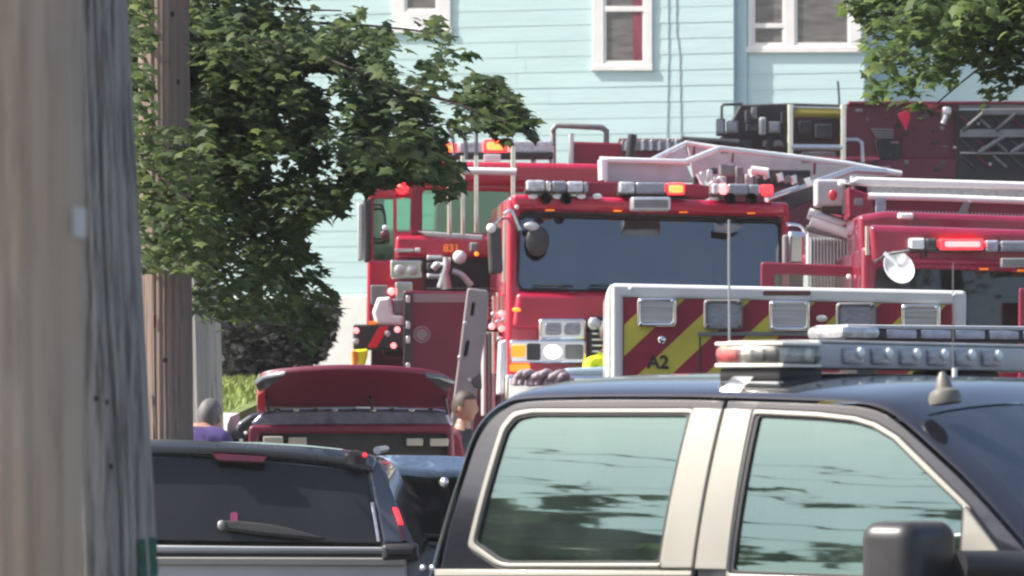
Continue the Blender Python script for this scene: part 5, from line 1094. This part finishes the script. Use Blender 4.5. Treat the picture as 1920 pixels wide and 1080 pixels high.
person('person in a hi-vis yellow jacket between the centre engine and the ambulance', 1138, 43.75, .98, 30, 1.72, 'hivis', 'navy', 'hairgr', arms=((.08, .1), (.08, .1)), lean=.02)
VS = Frame('safety_vest', 'fluorescent yellow and orange vest hanging below the left engine bumper', 'vest', 674, 47.2, road_z(47.2), 0, 0)
PV_ = Pl(VS, 0)
vy = plate(PV_, 'yellow_cloth', [rnd([(664, 656), (690, 654), (689, 668), (682, 690), (680, 740), (666, 740), (668, 690), (671, 672)], 3)], 'hivis', .05, 0, .02)
plate(PV_, 'orange_cloth', [rnd([(658, 657), (668, 656), (671, 672), (667, 692), (666, 740), (657, 740), (659, 680)], 3)], 'orangec', .05, .012, .02, vy)

# ---------------------------------------------------------------- across the street on the left (seen in the pickup's windows)
cb = mat('tan_clapboard', (.38, .33, .26), .7, var=.1)
N = Frame('neighbour_house', 'tan house across the street, mirrored in the pickup windows', 'house', 960, 14, 0, 90)
N.o.location = (-20, 15.5, 0)
box(N, 'wall', -5, 5, -.1, 8, 0, 6.2, cb, .02)
rp = [(-5.4, -.5, 5.6), (5.4, -.5, 5.6), (5.4, 8.4, 5.6), (-5.4, 8.4, 5.6), (0, -.5, 8.6), (0, 8.4, 8.6)]
me = bpy.data.meshes.new('roof'); me.from_pydata(rp, [], [(0, 1, 4), (1, 2, 5, 4), (2, 3, 5), (3, 0, 4, 5), (0, 3, 2, 1)]); link('roof', me, N.o, 'dkgray', 0)
for x in (-3, 0, 3): plate(Pl(N, -.1), 'window', [[(x - .5, 1), (x + .5, 1), (x + .5, 2.5), (x - .5, 2.5)]], 'houseglass', .06, .04, .01, uv=True)
for k, (x, y, hh) in enumerate(((-15, 18.7, 9.4), (-16, 13.6, 6.6), (-18, 6, 8.5), (-18, 26, 8.5))):
    e = [Vector((x + random.gauss(0, 1.5), y + random.gauss(0, 1.7), hh * random.uniform(.45, 1.0))) for _ in range(26)]
    tree('street_tree', ('rounded', 'low', 'tall', 'broad')[k] + ' green tree across the street, mirrored in the pickup windows', (x, y, 0), (x, y, hh * .4), e, lambda P: np.ones(len(P), bool), maple2, bark, 40 + k, .3, tw=8, perl=12, nparts=0, group='trees across the street')
for k, (y,) in enumerate(((-8,), (52,))):
    o = bpy.data.objects.new('utility_pole', None); COL.objects.link(o); o.location = (-13, y, 0); tag(o, ('near', 'far')[k] + ' end pole of the wires across the street', 'utility pole', 'wire poles across the street')
    link('shaft', tube_mesh([Vector((0, 0, -.3)), Vector((0, 0, 8.2))], .15, 5, .11), o, wood3, 60)
for k, (z, x) in enumerate(((8.0, -13.3), (7.4, -12.7), (6.7, -13), (5.6, -13), (5.2, -13.1))):
    pts = [Vector((x, y, z - .5 * (1 - ((y - 22) / 30) ** 2))) for y in np.linspace(-8, 52, 25)]
    o = link('overhead_wire', tube_mesh(pts, .02 if k > 2 else .012, 1), None, 'rubber', 60); tag(o, ('topmost', 'second', 'third', 'thick fourth', 'lowest thick')[k] + ' overhead wire across the street', 'wire', 'overhead wires')


# ---------------------------------------------------------------- thin volume added to lift the shadows like lens flare
bm = bmesh.new(); bmesh.ops.create_cube(bm, size=1, matrix=Matrix.Translation((0, 1350, 7.45)) @ Matrix.Diagonal((1900, 3340, 17.1, 1)))
me = bpy.data.meshes.new('flare_haze'); bm.to_mesh(me); bm.free()
hm = bpy.data.materials.new('flare_haze'); hm.use_nodes = True; t = hm.node_tree; t.nodes.remove(t.nodes['Principled BSDF'])
pv = t.nodes.new('ShaderNodeVolumePrincipled'); pv.inputs['Color'].default_value = (.95, .95, .97, 1); pv.inputs['Density'].default_value = .00035
t.links.new(pv.outputs[0], [n for n in t.nodes if n.type == 'OUTPUT_MATERIAL'][0].inputs['Volume'])
o = link('flare_haze', me, None, hm, 0); o['kind'] = 'stuff'; o['label'] = 'thin bright volume added to lift the shadows like lens flare'; o['category'] = 'flare_haze'
